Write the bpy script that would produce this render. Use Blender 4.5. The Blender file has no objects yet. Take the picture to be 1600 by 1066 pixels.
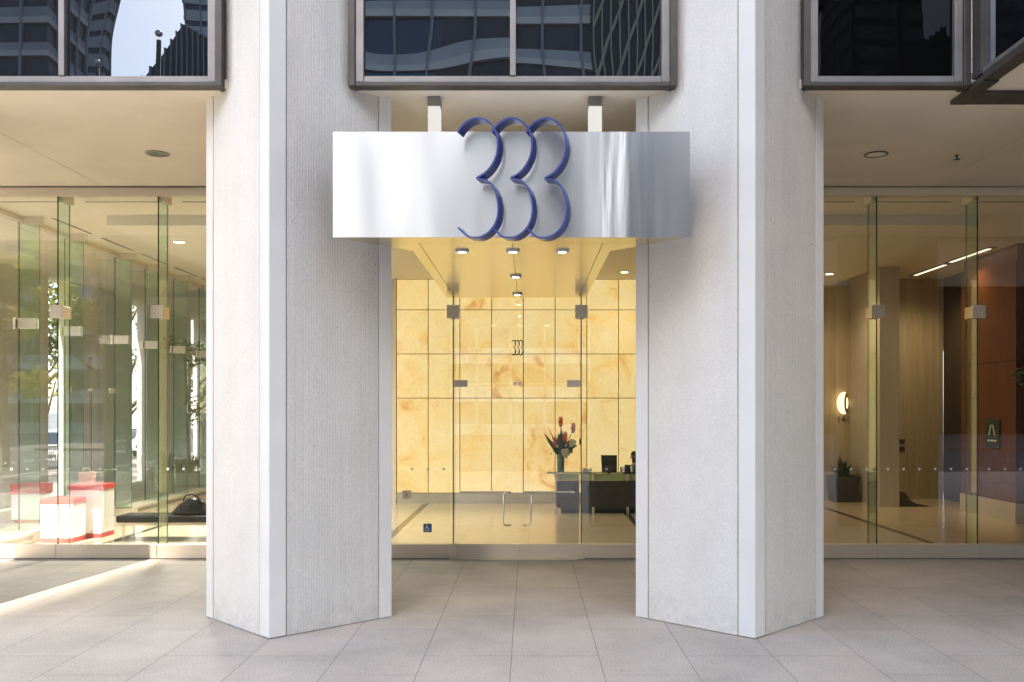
import bpy, bmesh, math, random
from mathutils import Vector, Matrix
R = math.radians
rnd = random.Random(333)
S = bpy.context.scene
COL = S.collection

# ------------------------------------------------------------------ camera
F, CX, CY, H = 1440.0, 826.0, 641.0, 2.4          # focal length and axis of the photograph in its own pixels, eye height
cam_d = bpy.data.cameras.new('camera')
cam = bpy.data.objects.new('camera', cam_d); COL.objects.link(cam)
cam.location = (0, 0, H); cam.rotation_euler = (R(90), 0, 0)
cam_d.sensor_width = 36.0; cam_d.lens = F / 1600 * 36
cam_d.shift_x = -(CX - 800) / 1600; cam_d.shift_y = (CY - 533) / 1600
cam_d.clip_start = 0.1; cam_d.clip_end = 3000
S.camera = cam

# ------------------------------------------------------------------ light
SUN_EL, SUN_SLOPE = 38.0, 0.128                   # the sun stands behind the camera, a little to its left
d = Vector((SUN_SLOPE, 1, 0)).normalized()        # horizontal direction the light travels
az_from = math.atan2(-d.x, -d.y)                  # compass bearing of the sun, clockwise from +Y
w = bpy.data.worlds.new('World'); S.world = w; w.use_nodes = True
nt = w.node_tree; nt.nodes.clear()
sky = nt.nodes.new('ShaderNodeTexSky'); sky.sky_type = 'NISHITA'; sky.sun_disc = False
sky.sun_elevation = R(SUN_EL); sky.sun_rotation = az_from
sky.air_density = 1.0; sky.dust_density = 1.3; sky.ozone_density = 1.0
bg = nt.nodes.new('ShaderNodeBackground'); bg.inputs['Strength'].default_value = 0.15
wo = nt.nodes.new('ShaderNodeOutputWorld')
nt.links.new(sky.outputs[0], bg.inputs[0]); nt.links.new(bg.outputs[0], wo.inputs[0])
sd = bpy.data.lights.new('sun', 'SUN'); sd.energy = 3.4; sd.angle = R(0.5); sd.color = (1, 0.93, 0.82)
so = bpy.data.objects.new('sun', sd); COL.objects.link(so)
trav = Vector((d.x * math.cos(R(SUN_EL)), d.y * math.cos(R(SUN_EL)), -math.sin(R(SUN_EL))))
so.rotation_euler = trav.to_track_quat('-Z', 'Y').to_euler(); so.location = (-20, -40, 60)
S.view_settings.view_transform = 'Standard'; S.view_settings.look = 'None'
S.view_settings.exposure = 2.32; S.view_settings.gamma = 1.0
try: S.view_settings.use_curve_mapping = False
except Exception: pass
cy = S.cycles
cy.use_denoising = True
try: cy.denoiser = 'OPENIMAGEDENOISE'
except Exception: pass
cy.max_bounces = 12; cy.diffuse_bounces = 7; cy.glossy_bounces = 6; cy.transmission_bounces = 4
cy.transparent_max_bounces = 48; cy.caustics_reflective = False; cy.caustics_refractive = False
cy.sample_clamp_indirect = 8.0

# ------------------------------------------------------------------ materials
def new_mat(name):
    m = bpy.data.materials.new(name); m.use_nodes = True
    n = m.node_tree; n.nodes.clear()
    out = n.nodes.new('ShaderNodeOutputMaterial')
    return m, n, out
def N(n, t, **kw):
    x = n.nodes.new(t)
    for k, v in kw.items():
        if k in x.inputs: x.inputs[k].default_value = v
        else: setattr(x, k, v)
    return x
def principled(name, col, rough=0.5, metal=0.0, spec=0.5, aniso=0.0, var=0.0, vscale=3.0, bump=0.0, bscale=60.0, coat=0.0, stretch=None, dist=0.004):
    m, n, out = new_mat(name)
    p = N(n, 'ShaderNodeBsdfPrincipled'); L = n.links.new
    c4 = (*col, 1)
    p.inputs['Base Color'].default_value = c4; p.inputs['Roughness'].default_value = rough
    p.inputs['Metallic'].default_value = metal; p.inputs['Specular IOR Level'].default_value = spec
    p.inputs['Anisotropic'].default_value = aniso; p.inputs['Coat Weight'].default_value = coat
    tc = N(n, 'ShaderNodeTexCoord')
    vec = tc.outputs['Object']
    if stretch:
        mp = N(n, 'ShaderNodeMapping'); mp.inputs['Scale'].default_value = stretch
        L(vec, mp.inputs[0]); vec = mp.outputs[0]
    if var > 0:
        ns = N(n, 'ShaderNodeTexNoise', Scale=vscale, Detail=6.0); L(vec, ns.inputs['Vector'])
        rp = N(n, 'ShaderNodeValToRGB')
        rp.color_ramp.elements[0].position = 0.3; rp.color_ramp.elements[1].position = 0.7
        rp.color_ramp.elements[0].color = (*[c * (1 - var) for c in col], 1)
        rp.color_ramp.elements[1].color = (*[min(1, c * (1 + var)) for c in col], 1)
        L(ns.outputs['Fac'], rp.inputs[0]); L(rp.outputs[0], p.inputs['Base Color'])
    if bump > 0:
        nb = N(n, 'ShaderNodeTexNoise', Scale=bscale, Detail=4.0); L(vec, nb.inputs['Vector'])
        b = N(n, 'ShaderNodeBump', Strength=bump, Distance=dist); L(nb.outputs['Fac'], b.inputs['Height'])
        L(b.outputs[0], p.inputs['Normal'])
    L(p.outputs[0], out.inputs[0])
    return m

def mat_concrete(name, ribbed):
    """off white exposed-aggregate concrete, stippled and pitted; the ribbed version is combed into fine vertical ribs"""
    m, n, out = new_mat(name); L = n.links.new
    p = N(n, 'ShaderNodeBsdfPrincipled', Roughness=0.85); p.inputs['Specular IOR Level'].default_value = 0.25
    tc = N(n, 'ShaderNodeTexCoord'); O = tc.outputs['Object']
    def mapped(sc):
        mp = N(n, 'ShaderNodeMapping'); mp.inputs['Scale'].default_value = sc; L(O, mp.inputs[0]); return mp.outputs[0]
    def math_(op, a, b, c=None):
        q = N(n, 'ShaderNodeMath', operation=op)
        for k, v in enumerate((a, b, c)):
            if v is None: continue
            if isinstance(v, (int, float)): q.inputs[k].default_value = v
            else: L(v, q.inputs[k])
        return q.outputs[0]
    def rng(v, a, b, c, d):
        r = N(n, 'ShaderNodeMapRange'); r.inputs[1].default_value = a; r.inputs[2].default_value = b; r.inputs[3].default_value = c; r.inputs[4].default_value = d
        L(v, r.inputs[0]); return r.outputs[0]
    stip = N(n, 'ShaderNodeTexNoise', Scale=48.0, Detail=4.0, Roughness=0.75); L(O, stip.inputs['Vector'])
    blot = N(n, 'ShaderNodeTexNoise', Scale=1.3, Detail=6.0, Roughness=0.6); L(O, blot.inputs['Vector'])
    run = N(n, 'ShaderNodeTexNoise', Scale=1.0, Detail=5.0, Roughness=0.6); L(mapped((3.0, 3.0, 0.22)), run.inputs['Vector'])
    # scattered elongated pits, denser in some areas
    vo = N(n, 'ShaderNodeTexVoronoi', Scale=1.0); L(mapped((30, 30, 17)), vo.inputs['Vector'])
    dens = N(n, 'ShaderNodeTexNoise', Scale=0.8, Detail=3.0); L(O, dens.inputs['Vector'])
    th = rng(dens.outputs['Fac'], 0.45, 0.75, 0.03, 0.30 if ribbed else 0.20)
    pit = math_('LESS_THAN', vo.outputs['Distance'], th)
    sep = N(n, 'ShaderNodeSeparateColor'); L(vo.outputs['Color'], sep.inputs[0])
    pit = math_('MULTIPLY', pit, math_('GREATER_THAN', sep.outputs[0], 0.68 if ribbed else 0.78))
    tone = math_('MULTIPLY_ADD', rng(blot.outputs['Fac'], 0.3, 0.7, 0, 1), 0.55, math_('MULTIPLY', rng(run.outputs['Fac'], 0.3, 0.7, 0, 1), 0.45))
    rp = N(n, 'ShaderNodeValToRGB'); L(tone, rp.inputs[0])
    rp.color_ramp.elements[0].position = 0.1; rp.color_ramp.elements[0].color = (0.64, 0.605, 0.55, 1)
    rp.color_ramp.elements[1].position = 0.9; rp.color_ramp.elements[1].color = (0.735, 0.695, 0.635, 1)
    st = rng(stip.outputs['Fac'], 0.33, 0.67, 0.84 if ribbed else 0.90, 1.07)
    h = math_('MULTIPLY', stip.outputs['Fac'], 1.0 if ribbed else 0.9)
    if ribbed:
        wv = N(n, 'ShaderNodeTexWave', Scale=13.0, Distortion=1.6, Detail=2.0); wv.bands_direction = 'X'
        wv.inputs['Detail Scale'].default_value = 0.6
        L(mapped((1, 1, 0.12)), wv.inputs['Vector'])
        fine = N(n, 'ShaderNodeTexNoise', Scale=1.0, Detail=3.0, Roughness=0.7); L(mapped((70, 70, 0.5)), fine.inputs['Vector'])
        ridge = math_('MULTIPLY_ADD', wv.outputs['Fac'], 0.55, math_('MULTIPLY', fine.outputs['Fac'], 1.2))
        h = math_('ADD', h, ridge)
        st = math_('MULTIPLY', st, rng(ridge, 0.45, 1.2, 0.90, 1.05))  # shade of the rib grooves put into the colour
    sz = N(n, 'ShaderNodeSeparateXYZ'); L(O, sz.inputs[0])
    spl = N(n, 'ShaderNodeTexNoise', Scale=7.0, Detail=6.0, Roughness=0.7); L(O, spl.inputs['Vector'])
    foot = math_('MULTIPLY', rng(sz.outputs[2], 0.0, 0.42, 1.0, 0.0), rng(spl.outputs['Fac'], 0.38, 0.66, 0.0, 1.0))
    st = math_('MULTIPLY', st, math_('MULTIPLY_ADD', foot, -0.22, 1.0))
    vm = N(n, 'ShaderNodeVectorMath', operation='SCALE'); L(rp.outputs[0], vm.inputs[0]); L(st, vm.inputs['Scale'])
    mx2 = N(n, 'ShaderNodeMix', data_type='RGBA'); L(pit, mx2.inputs[0]); L(vm.outputs[0], mx2.inputs[6]); mx2.inputs[7].default_value = (0.30, 0.285, 0.265, 1)
    L(mx2.outputs[2], p.inputs['Base Color'])
    hh = math_('SUBTRACT', h, math_('MULTIPLY', pit, 1.2))
    b = N(n, 'ShaderNodeBump', Strength=0.7 if ribbed else 0.4, Distance=0.009); L(hh, b.inputs['Height'])
    L(b.outputs[0], p.inputs['Normal']); L(p.outputs[0], out.inputs[0])
    return m

def mat_glass(name, tint=(0.98, 0.99, 0.982), refl=1.0, wob=0.0):
    """clear architectural glass, seen through without bending"""
    m, n, out = new_mat(name); L = n.links.new
    lw = N(n, 'ShaderNodeLayerWeight', Blend=0.5)
    pw = N(n, 'ShaderNodeMath', operation='POWER'); L(lw.outputs['Facing'], pw.inputs[0]); pw.inputs[1].default_value = 5.0
    ma = N(n, 'ShaderNodeMath', operation='MULTIPLY_ADD'); L(pw.outputs[0], ma.inputs[0]); ma.inputs[1].default_value = 0.96 * refl; ma.inputs[2].default_value = 0.04 * refl
    tr = N(n, 'ShaderNodeBsdfTransparent'); tr.inputs[0].default_value = (*tint, 1)
    gl = N(n, 'ShaderNodeBsdfGlossy', Roughness=0.0); gl.inputs[0].default_value = (1, 1, 1, 1)
    mx = N(n, 'ShaderNodeMixShader'); L(ma.outputs[0], mx.inputs[0]); L(tr.outputs[0], mx.inputs[1]); L(gl.outputs[0], mx.inputs[2])
    L(mx.outputs[0], out.inputs[0])
    return m

def mat_mirror_glass(name, base=(0.012, 0.012, 0.014), k=0.12, tint=(0.82, 0.90, 1.0), wob=0.15, wscale=0.9):
    """dark coated window glass with the slight waviness of tempered panes"""
    m, n, out = new_mat(name); L = n.links.new
    df = N(n, 'ShaderNodeBsdfDiffuse'); df.inputs[0].default_value = (*base, 1)
    gl = N(n, 'ShaderNodeBsdfGlossy', Roughness=0.003); gl.inputs[0].default_value = (*tint, 1)
    lw = N(n, 'ShaderNodeLayerWeight', Blend=0.5)
    pw = N(n, 'ShaderNodeMath', operation='POWER'); L(lw.outputs['Facing'], pw.inputs[0]); pw.inputs[1].default_value = 4.0
    ma = N(n, 'ShaderNodeMath', operation='MULTIPLY_ADD'); L(pw.outputs[0], ma.inputs[0]); ma.inputs[1].default_value = 1 - k; ma.inputs[2].default_value = k
    if wob:
        tc = N(n, 'ShaderNodeTexCoord')
        oi = N(n, 'ShaderNodeObjectInfo')
        ad = N(n, 'ShaderNodeVectorMath', operation='ADD'); L(tc.outputs['Object'], ad.inputs[0])
        sc = N(n, 'ShaderNodeMath', operation='MULTIPLY'); L(oi.outputs['Random'], sc.inputs[0]); sc.inputs[1].default_value = 37.0
        L(sc.outputs[0], ad.inputs[1])
        ns = N(n, 'ShaderNodeTexNoise', Scale=wscale, Detail=0.0); L(ad.outputs[0], ns.inputs['Vector'])
        b = N(n, 'ShaderNodeBump', Strength=wob, Distance=0.045); L(ns.outputs['Fac'], b.inputs['Height'])
        L(b.outputs[0], gl.inputs['Normal'])
    mx = N(n, 'ShaderNodeMixShader'); L(ma.outputs[0], mx.inputs[0]); L(df.outputs[0], mx.inputs[1]); L(gl.outputs[0], mx.inputs[2])
    L(mx.outputs[0], out.inputs[0])
    return m

def mat_emit(name, col, strength):
    m, n, out = new_mat(name)
    e = N(n, 'ShaderNodeEmission', Strength=strength); e.inputs[0].default_value = (*col, 1)
    n.links.new(e.outputs[0], out.inputs[0]); return m

def mat_onyx(name, strength):
    """backlit honey onyx: cloudy cream with amber clouds and thin brown veins, different on each slab"""
    m, n, out = new_mat(name); L = n.links.new
    tc = N(n, 'ShaderNodeTexCoord'); oi = N(n, 'ShaderNodeObjectInfo')
    sc = N(n, 'ShaderNodeMath', operation='MULTIPLY'); L(oi.outputs['Random'], sc.inputs[0]); sc.inputs[1].default_value = 91.0
    ad = N(n, 'ShaderNodeVectorMath', operation='ADD'); L(tc.outputs['Object'], ad.inputs[0]); L(sc.outputs[0], ad.inputs[1])
    n1 = N(n, 'ShaderNodeTexNoise', Scale=1.1, Detail=8.0, Roughness=0.62, Distortion=1.2); L(ad.outputs[0], n1.inputs['Vector'])
    r1 = N(n, 'ShaderNodeValToRGB'); cr = r1.color_ramp
    cr.elements[0].position = 0.32; cr.elements[0].color = (1.0, 0.80, 0.39, 1)
    cr.elements[1].position = 0.56; cr.elements[1].color = (1.0, 0.75, 0.31, 1)
    e = cr.elements.new(0.68); e.color = (1.0, 0.66, 0.21, 1)
    e = cr.elements.new(0.78); e.color = (0.70, 0.30, 0.06, 1)
    # how much of the amber a slab carries
    kk = N(n, 'ShaderNodeMath', operation='MULTIPLY_ADD'); L(oi.outputs['Random'], kk.inputs[0]); kk.inputs[1].default_value = 0.22; kk.inputs[2].default_value = -0.07
    s1 = N(n, 'ShaderNodeMath', operation='ADD'); L(n1.outputs['Fac'], s1.inputs[0]); L(kk.outputs[0], s1.inputs[1])
    L(s1.outputs[0], r1.inputs[0])
    n2 = N(n, 'ShaderNodeTexNoise', Scale=0.7, Detail=5.0, Roughness=0.5, Distortion=2.2); L(ad.outputs[0], n2.inputs['Vector'])
    sb = N(n, 'ShaderNodeMath', operation='SUBTRACT'); L(n2.outputs['Fac'], sb.inputs[0]); sb.inputs[1].default_value = 0.5
    ab = N(n, 'ShaderNodeMath', operation='ABSOLUTE'); L(sb.outputs[0], ab.inputs[0])
    mr = N(n, 'ShaderNodeMapRange'); mr.inputs[1].default_value = 0.0; mr.inputs[2].default_value = 0.012; mr.inputs[3].default_value = 0.75; mr.inputs[4].default_value = 0.0
    L(ab.outputs[0], mr.inputs[0])
    gate = N(n, 'ShaderNodeMath', operation='MULTIPLY'); L(mr.outputs[0], gate.inputs[0])
    gr = N(n, 'ShaderNodeMapRange'); gr.inputs[1].default_value = 0.48; gr.inputs[2].default_value = 0.62; L(n1.outputs['Fac'], gr.inputs[0]); L(gr.outputs[0], gate.inputs[1])
    mx = N(n, 'ShaderNodeMix', data_type='RGBA'); L(gate.outputs[0], mx.inputs[0]); L(r1.outputs[0], mx.inputs[6]); mx.inputs[7].default_value = (0.62, 0.30, 0.08, 1)
    n3 = N(n, 'ShaderNodeTexNoise', Scale=14.0, Detail=6.0); L(ad.outputs[0], n3.inputs['Vector'])
    m3 = N(n, 'ShaderNodeMapRange'); m3.inputs[1].default_value = 0.3; m3.inputs[2].default_value = 0.7; m3.inputs[3].default_value = 0.84; m3.inputs[4].default_value = 1.06
    L(n3.outputs['Fac'], m3.inputs[0])
    st = N(n, 'ShaderNodeMath', operation='MULTIPLY'); L(m3.outputs[0], st.inputs[0]); st.inputs[1].default_value = strength
    p = N(n, 'ShaderNodeBsdfPrincipled', Roughness=0.15); p.inputs['Base Color'].default_value = (0.3, 0.22, 0.12, 1)
    L(mx.outputs[2], p.inputs['Emission Color']); L(st.outputs[0], p.inputs['Emission Strength'])
    L(p.outputs[0], out.inputs[0]); return m

def mat_pavers(name):
    m, n, out = new_mat(name); L = n.links.new
    tc = N(n, 'ShaderNodeTexCoord'); sx = N(n, 'ShaderNodeSeparateXYZ'); L(tc.outputs['Object'], sx.inputs[0])
    ax = N(n, 'ShaderNodeMath', operation='ADD'); L(sx.outputs[0], ax.inputs[0]); ax.inputs[1].default_value = 0.167 + 0.85 * 200
    ay = N(n, 'ShaderNodeMath', operation='ADD'); L(sx.outputs[1], ay.inputs[0]); ay.inputs[1].default_value = 1.75 * 100 - 10.75
    cb = N(n, 'ShaderNodeCombineXYZ'); L(ay.outputs[0], cb.inputs[0]); L(ax.outputs[0], cb.inputs[1])
    br = N(n, 'ShaderNodeTexBrick', Scale=1.0); L(cb.outputs[0], br.inputs['Vector'])
    br.offset = 0.37; br.offset_frequency = 3; br.squash = 1.0
    br.inputs['Mortar Size'].default_value = 0.0045; br.inputs['Mortar Smooth'].default_value = 0.3
    br.inputs['Brick Width'].default_value = 1.75; br.inputs['Row Height'].default_value = 0.85; br.inputs['Bias'].default_value = 0.0
    br.inputs['Color1'].default_value = (0.43, 0.376, 0.318, 1); br.inputs['Color2'].default_value = (0.475, 0.408, 0.337, 1)
    br.inputs['Mortar'].default_value = (0.19, 0.165, 0.148, 1)
    n1 = N(n, 'ShaderNodeTexNoise', Scale=52.0, Detail=4.0, Roughness=0.85); L(tc.outputs['Object'], n1.inputs['Vector'])
    m1 = N(n, 'ShaderNodeMapRange'); m1.inputs[1].default_value = 0.32; m1.inputs[2].default_value = 0.68; m1.inputs[3].default_value = 0.66; m1.inputs[4].default_value = 1.34
    L(n1.outputs['Fac'], m1.inputs[0])
    n2 = N(n, 'ShaderNodeTexNoise', Scale=0.8, Detail=7.0, Roughness=0.65); L(tc.outputs['Object'], n2.inputs['Vector'])
    m2 = N(n, 'ShaderNodeMapRange'); m2.inputs[1].default_value = 0.3; m2.inputs[2].default_value = 0.7; m2.inputs[3].default_value = 0.80; m2.inputs[4].default_value = 1.12
    L(n2.outputs['Fac'], m2.inputs[0])
    mu = N(n, 'ShaderNodeMath', operation='MULTIPLY'); L(m1.outputs[0], mu.inputs[0]); L(m2.outputs[0], mu.inputs[1])
    # a few dark gum spots
    vo = N(n, 'ShaderNodeTexVoronoi', Scale=1.3); L(tc.outputs['Object'], vo.inputs['Vector'])
    gs = N(n, 'ShaderNodeMapRange'); gs.inputs[1].default_value = 0.022; gs.inputs[2].default_value = 0.036; gs.inputs[3].default_value = 0.62; gs.inputs[4].default_value = 1.0
    L(vo.outputs['Distance'], gs.inputs[0])
    mu2 = N(n, 'ShaderNodeMath', operation='MULTIPLY'); L(mu.outputs[0], mu2.inputs[0]); L(gs.outputs[0], mu2.inputs[1])
    vm = N(n, 'ShaderNodeVectorMath', operation='SCALE'); L(br.outputs['Color'], vm.inputs[0]); L(mu2.outputs[0], vm.inputs['Scale'])
    p = N(n, 'ShaderNodeBsdfPrincipled', Roughness=0.62); p.inputs['Specular IOR Level'].default_value = 0.35
    L(vm.outputs[0], p.inputs['Base Color'])
    hb = N(n, 'ShaderNodeMath', operation='MULTIPLY_ADD'); L(br.outputs['Fac'], hb.inputs[0]); hb.inputs[1].default_value = -1.5; L(n1.outputs['Fac'], hb.inputs[2])
    b = N(n, 'ShaderNodeBump', Strength=0.25, Distance=0.004); L(hb.outputs[0], b.inputs['Height']); L(b.outputs[0], p.inputs['Normal'])
    L(p.outputs[0], out.inputs[0]); return m

def mat_tiles(name, c1, c2, mortar, bw, rh, rough, msize=0.003, var=0.1):
    m, n, out = new_mat(name); L = n.links.new
    tc = N(n, 'ShaderNodeTexCoord')
    br = N(n, 'ShaderNodeTexBrick', Scale=1.0); L(tc.outputs['Object'], br.inputs['Vector']); br.offset = 0.0
    br.inputs['Mortar Size'].default_value = msize; br.inputs['Brick Width'].default_value = bw; br.inputs['Row Height'].default_value = rh
    br.inputs['Color1'].default_value = (*c1, 1); br.inputs['Color2'].default_value = (*c2, 1); br.inputs['Mortar'].default_value = (*mortar, 1)
    mp = N(n, 'ShaderNodeMapping'); mp.inputs['Scale'].default_value = (0.6, 5, 1); L(tc.outputs['Object'], mp.inputs[0])
    n2 = N(n, 'ShaderNodeTexNoise', Scale=3.0, Detail=6.0); L(mp.outputs[0], n2.inputs['Vector'])
    m2 = N(n, 'ShaderNodeMapRange'); m2.inputs[1].default_value = 0.3; m2.inputs[2].default_value = 0.7; m2.inputs[3].default_value = 1 - var; m2.inputs[4].default_value = 1 + var
    L(n2.outputs['Fac'], m2.inputs[0])
    vm = N(n, 'ShaderNodeVectorMath', operation='SCALE'); L(br.outputs['Color'], vm.inputs[0]); L(m2.outputs[0], vm.inputs['Scale'])
    p = N(n, 'ShaderNodeBsdfPrincipled', Roughness=rough); L(vm.outputs[0], p.inputs['Base Color'])
    L(p.outputs[0], out.inputs[0]); return m

def mat_striped(name, c1, c2, scale, rough, zs=0.6, bump=0.0):
    """vertical veined stone or wood grain"""
    m, n, out = new_mat(name); L = n.links.new
    tc = N(n, 'ShaderNodeTexCoord')
    mp = N(n, 'ShaderNodeMapping'); mp.inputs['Scale'].default_value = (scale, scale, zs); L(tc.outputs['Object'], mp.inputs[0])
    n1 = N(n, 'ShaderNodeTexNoise', Scale=1.0, Detail=6.0, Roughness=0.65, Distortion=0.4); L(mp.outputs[0], n1.inputs['Vector'])
    rp = N(n, 'ShaderNodeValToRGB'); rp.color_ramp.elements[0].position = 0.3; rp.color_ramp.elements[1].position = 0.7
    rp.color_ramp.elements[0].color = (*c1, 1); rp.color_ramp.elements[1].color = (*c2, 1); L(n1.outputs['Fac'], rp.inputs[0])
    p = N(n, 'ShaderNodeBsdfPrincipled', Roughness=rough); L(rp.outputs[0], p.inputs['Base Color'])
    if bump:
        b = N(n, 'ShaderNodeBump', Strength=bump, Distance=0.005); L(n1.outputs['Fac'], b.inputs['Height']); L(b.outputs[0], p.inputs['Normal'])
    L(p.outputs[0], out.inputs[0]); return m

def mat_leaf(name, c1, c2, trans=0.25):
    m, n, out = new_mat(name); L = n.links.new
    ge = N(n, 'ShaderNodeNewGeometry')
    rp = N(n, 'ShaderNodeValToRGB'); rp.color_ramp.elements[0].color = (*c1, 1); rp.color_ramp.elements[1].color = (*c2, 1)
    L(ge.outputs['Random Per Island'], rp.inputs[0])
    p = N(n, 'ShaderNodeBsdfPrincipled', Roughness=0.5); L(rp.outputs[0], p.inputs['Base Color'])
    t = N(n, 'ShaderNodeBsdfTranslucent'); L(rp.outputs[0], t.inputs[0])
    mx = N(n, 'ShaderNodeMixShader'); mx.inputs[0].default_value = trans; L(p.outputs[0], mx.inputs[1]); L(t.outputs[0], mx.inputs[2])
    L(mx.outputs[0], out.inputs[0]); return m

def mat_brushed(name, col, rough, wav=0.0, wsc=(1.2, 1.2, 0.25), grain=(2, 2, 700), gstr=0.05):
    """brushed stainless sheet: fine horizontal grain, slightly oil-canned"""
    m, n, out = new_mat(name); L = n.links.new
    p = N(n, 'ShaderNodeBsdfPrincipled', Roughness=rough, Metallic=1.0); p.inputs['Base Color'].default_value = (*col, 1)
    tc = N(n, 'ShaderNodeTexCoord')
    mp = N(n, 'ShaderNodeMapping'); mp.inputs['Scale'].default_value = grain; L(tc.outputs['Object'], mp.inputs[0])
    n1 = N(n, 'ShaderNodeTexNoise', Scale=1.0, Detail=2.0); L(mp.outputs[0], n1.inputs['Vector'])
    b = N(n, 'ShaderNodeBump', Strength=gstr, Distance=0.002); L(n1.outputs['Fac'], b.inputs['Height'])
    if wav:
        mp2 = N(n, 'ShaderNodeMapping'); mp2.inputs['Scale'].default_value = wsc; L(tc.outputs['Object'], mp2.inputs[0])
        n2 = N(n, 'ShaderNodeTexNoise', Scale=1.0, Detail=1.5); L(mp2.outputs[0], n2.inputs['Vector'])
        b2 = N(n, 'ShaderNodeBump', Strength=wav, Distance=0.06); L(n2.outputs['Fac'], b2.inputs['Height']); L(b.outputs[0], b2.inputs['Normal'])
        L(b2.outputs[0], p.inputs['Normal'])
    else:
        L(b.outputs[0], p.inputs['Normal'])
    r2 = N(n, 'ShaderNodeMapRange'); r2.inputs[3].default_value = rough * 0.8; r2.inputs[4].default_value = rough * 1.25; L(n1.outputs['Fac'], r2.inputs[0])
    L(r2.outputs[0], p.inputs['Roughness'])
    L(p.outputs[0], out.inputs[0]); return m

def mat_fascia(name):
    """satin stainless sheet, gently oil-canned, with a cluster of tight vertical ripples towards its right end"""
    m, n, out = new_mat(name); L = n.links.new
    p = N(n, 'ShaderNodeBsdfPrincipled', Roughness=0.27, Metallic=1.0); p.inputs['Base Color'].default_value = (0.56, 0.56, 0.56, 1)
    tc = N(n, 'ShaderNodeTexCoord'); sx = N(n, 'ShaderNodeSeparateXYZ'); L(tc.outputs['Object'], sx.inputs[0])
    mp = N(n, 'ShaderNodeMapping'); mp.inputs['Scale'].default_value = (1.5, 1.5, 0.35); L(tc.outputs['Object'], mp.inputs[0])
    n1 = N(n, 'ShaderNodeTexNoise', Scale=1.0, Detail=1.0); L(mp.outputs[0], n1.inputs['Vector'])
    # ripples: noise along x only, faded in round x = +1.15 of the sheet
    mp2 = N(n, 'ShaderNodeMapping'); mp2.inputs['Scale'].default_value = (7, 0, 0.5); L(tc.outputs['Object'], mp2.inputs[0])
    n2 = N(n, 'ShaderNodeTexNoise', Scale=1.0, Detail=2.0, Distortion=0.3); L(mp2.outputs[0], n2.inputs['Vector'])
    sb = N(n, 'ShaderNodeMath', operation='SUBTRACT'); L(sx.outputs[0], sb.inputs[0]); sb.inputs[1].default_value = 1.2
    ab = N(n, 'ShaderNodeMath', operation='ABSOLUTE'); L(sb.outputs[0], ab.inputs[0])
    mr = N(n, 'ShaderNodeMapRange'); mr.inputs[1].default_value = 0.0; mr.inputs[2].default_value = 0.5; mr.inputs[3].default_value = 0.55; mr.inputs[4].default_value = 0.0
    mr.interpolation_type = 'SMOOTHSTEP'; L(ab.outputs[0], mr.inputs[0])
    mu = N(n, 'ShaderNodeMath', operation='MULTIPLY'); L(mr.outputs[0], mu.inputs[0]); L(n2.outputs['Fac'], mu.inputs[1])
    # a broad crease there: the sheet turns a little to the left before it turns back
    ad = N(n, 'ShaderNodeMath', operation='ADD'); L(mu.outputs[0], ad.inputs[0]); L(mr.outputs[0], ad.inputs[1])
    ma = N(n, 'ShaderNodeMath', operation='ADD'); L(n1.outputs['Fac'], ma.inputs[0]); L(ad.outputs[0], ma.inputs[1])
    b = N(n, 'ShaderNodeBump', Strength=0.5, Distance=0.07); L(ma.outputs[0], b.inputs['Height']); L(b.outputs[0], p.inputs['Normal'])
    n3 = N(n, 'ShaderNodeTexNoise', Scale=2.2, Detail=5.0); L(tc.outputs['Object'], n3.inputs['Vector'])
    r2 = N(n, 'ShaderNodeMapRange'); r2.inputs[3].default_value = 0.29; r2.inputs[4].default_value = 0.36; L(n3.outputs['Fac'], r2.inputs[0]); L(r2.outputs[0], p.inputs['Roughness'])
    L(p.outputs[0], out.inputs[0]); return m

M = {}
M['concrete'] = mat_concrete('smooth_concrete', False)
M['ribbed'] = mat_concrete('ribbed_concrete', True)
M['trim'] = principled('cast_concrete_edge', (0.70, 0.675, 0.635), 0.8, var=0.045, vscale=1.6, bump=0.25, bscale=70)
M['groove'] = principled('dark_joint_mortar', (0.22, 0.21, 0.20), 0.9)  # dark tone of the joints behind the panels
M['soffit'] = principled('stucco_soffit', (0.74, 0.665, 0.53), 0.9, var=0.05, vscale=1.2, bump=0.35, bscale=110)
M['ceiling_pale'] = principled('pale_plaster_ceiling', (0.78, 0.75, 0.64), 0.9, var=0.02, vscale=1.0)
M['ceiling'] = principled('plaster_ceiling', (0.76, 0.70, 0.56), 0.9, var=0.02, vscale=1.0)
M['bronze'] = principled('dark_bronze_frame', (0.085, 0.075, 0.066), 0.45, metal=0.5, var=0.2, vscale=2.5)
M['bronze_light'] = principled('weathered_bronze_frame', (0.26, 0.24, 0.225), 0.45, metal=0.6, var=0.12, vscale=3)
M['winglass'] = mat_mirror_glass('coated_window_glass')
M['blackglass'] = mat_mirror_glass('dark_room_window_glass', (0.004, 0.004, 0.004), 0.006, (0.9, 0.93, 1.0), 0.05)  # black and nearly unmirrored, painting in the dark room behind
M['bayglass'] = mat_mirror_glass('blue_bay_window_glass', (0.01, 0.01, 0.012), 0.5, (0.85, 0.93, 1.0), 0.05)
M['steel'] = mat_brushed('brushed_steel', (0.72, 0.64, 0.54), 0.42)
M['fascia'] = mat_fascia('canopy_steel')
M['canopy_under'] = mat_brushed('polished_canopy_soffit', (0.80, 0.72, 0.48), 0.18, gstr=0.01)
M['chrome'] = principled('polished_steel', (0.75, 0.72, 0.68), 0.15, metal=1.0)
M['glass'] = mat_glass('clear_glass', refl=1.6)
M['fin'] = mat_glass('green_glass_fin', (0.86, 0.965, 0.90), 1.2)
M['edge'] = principled('green_glass_edge', (0.018, 0.045, 0.03), 0.12)
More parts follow.
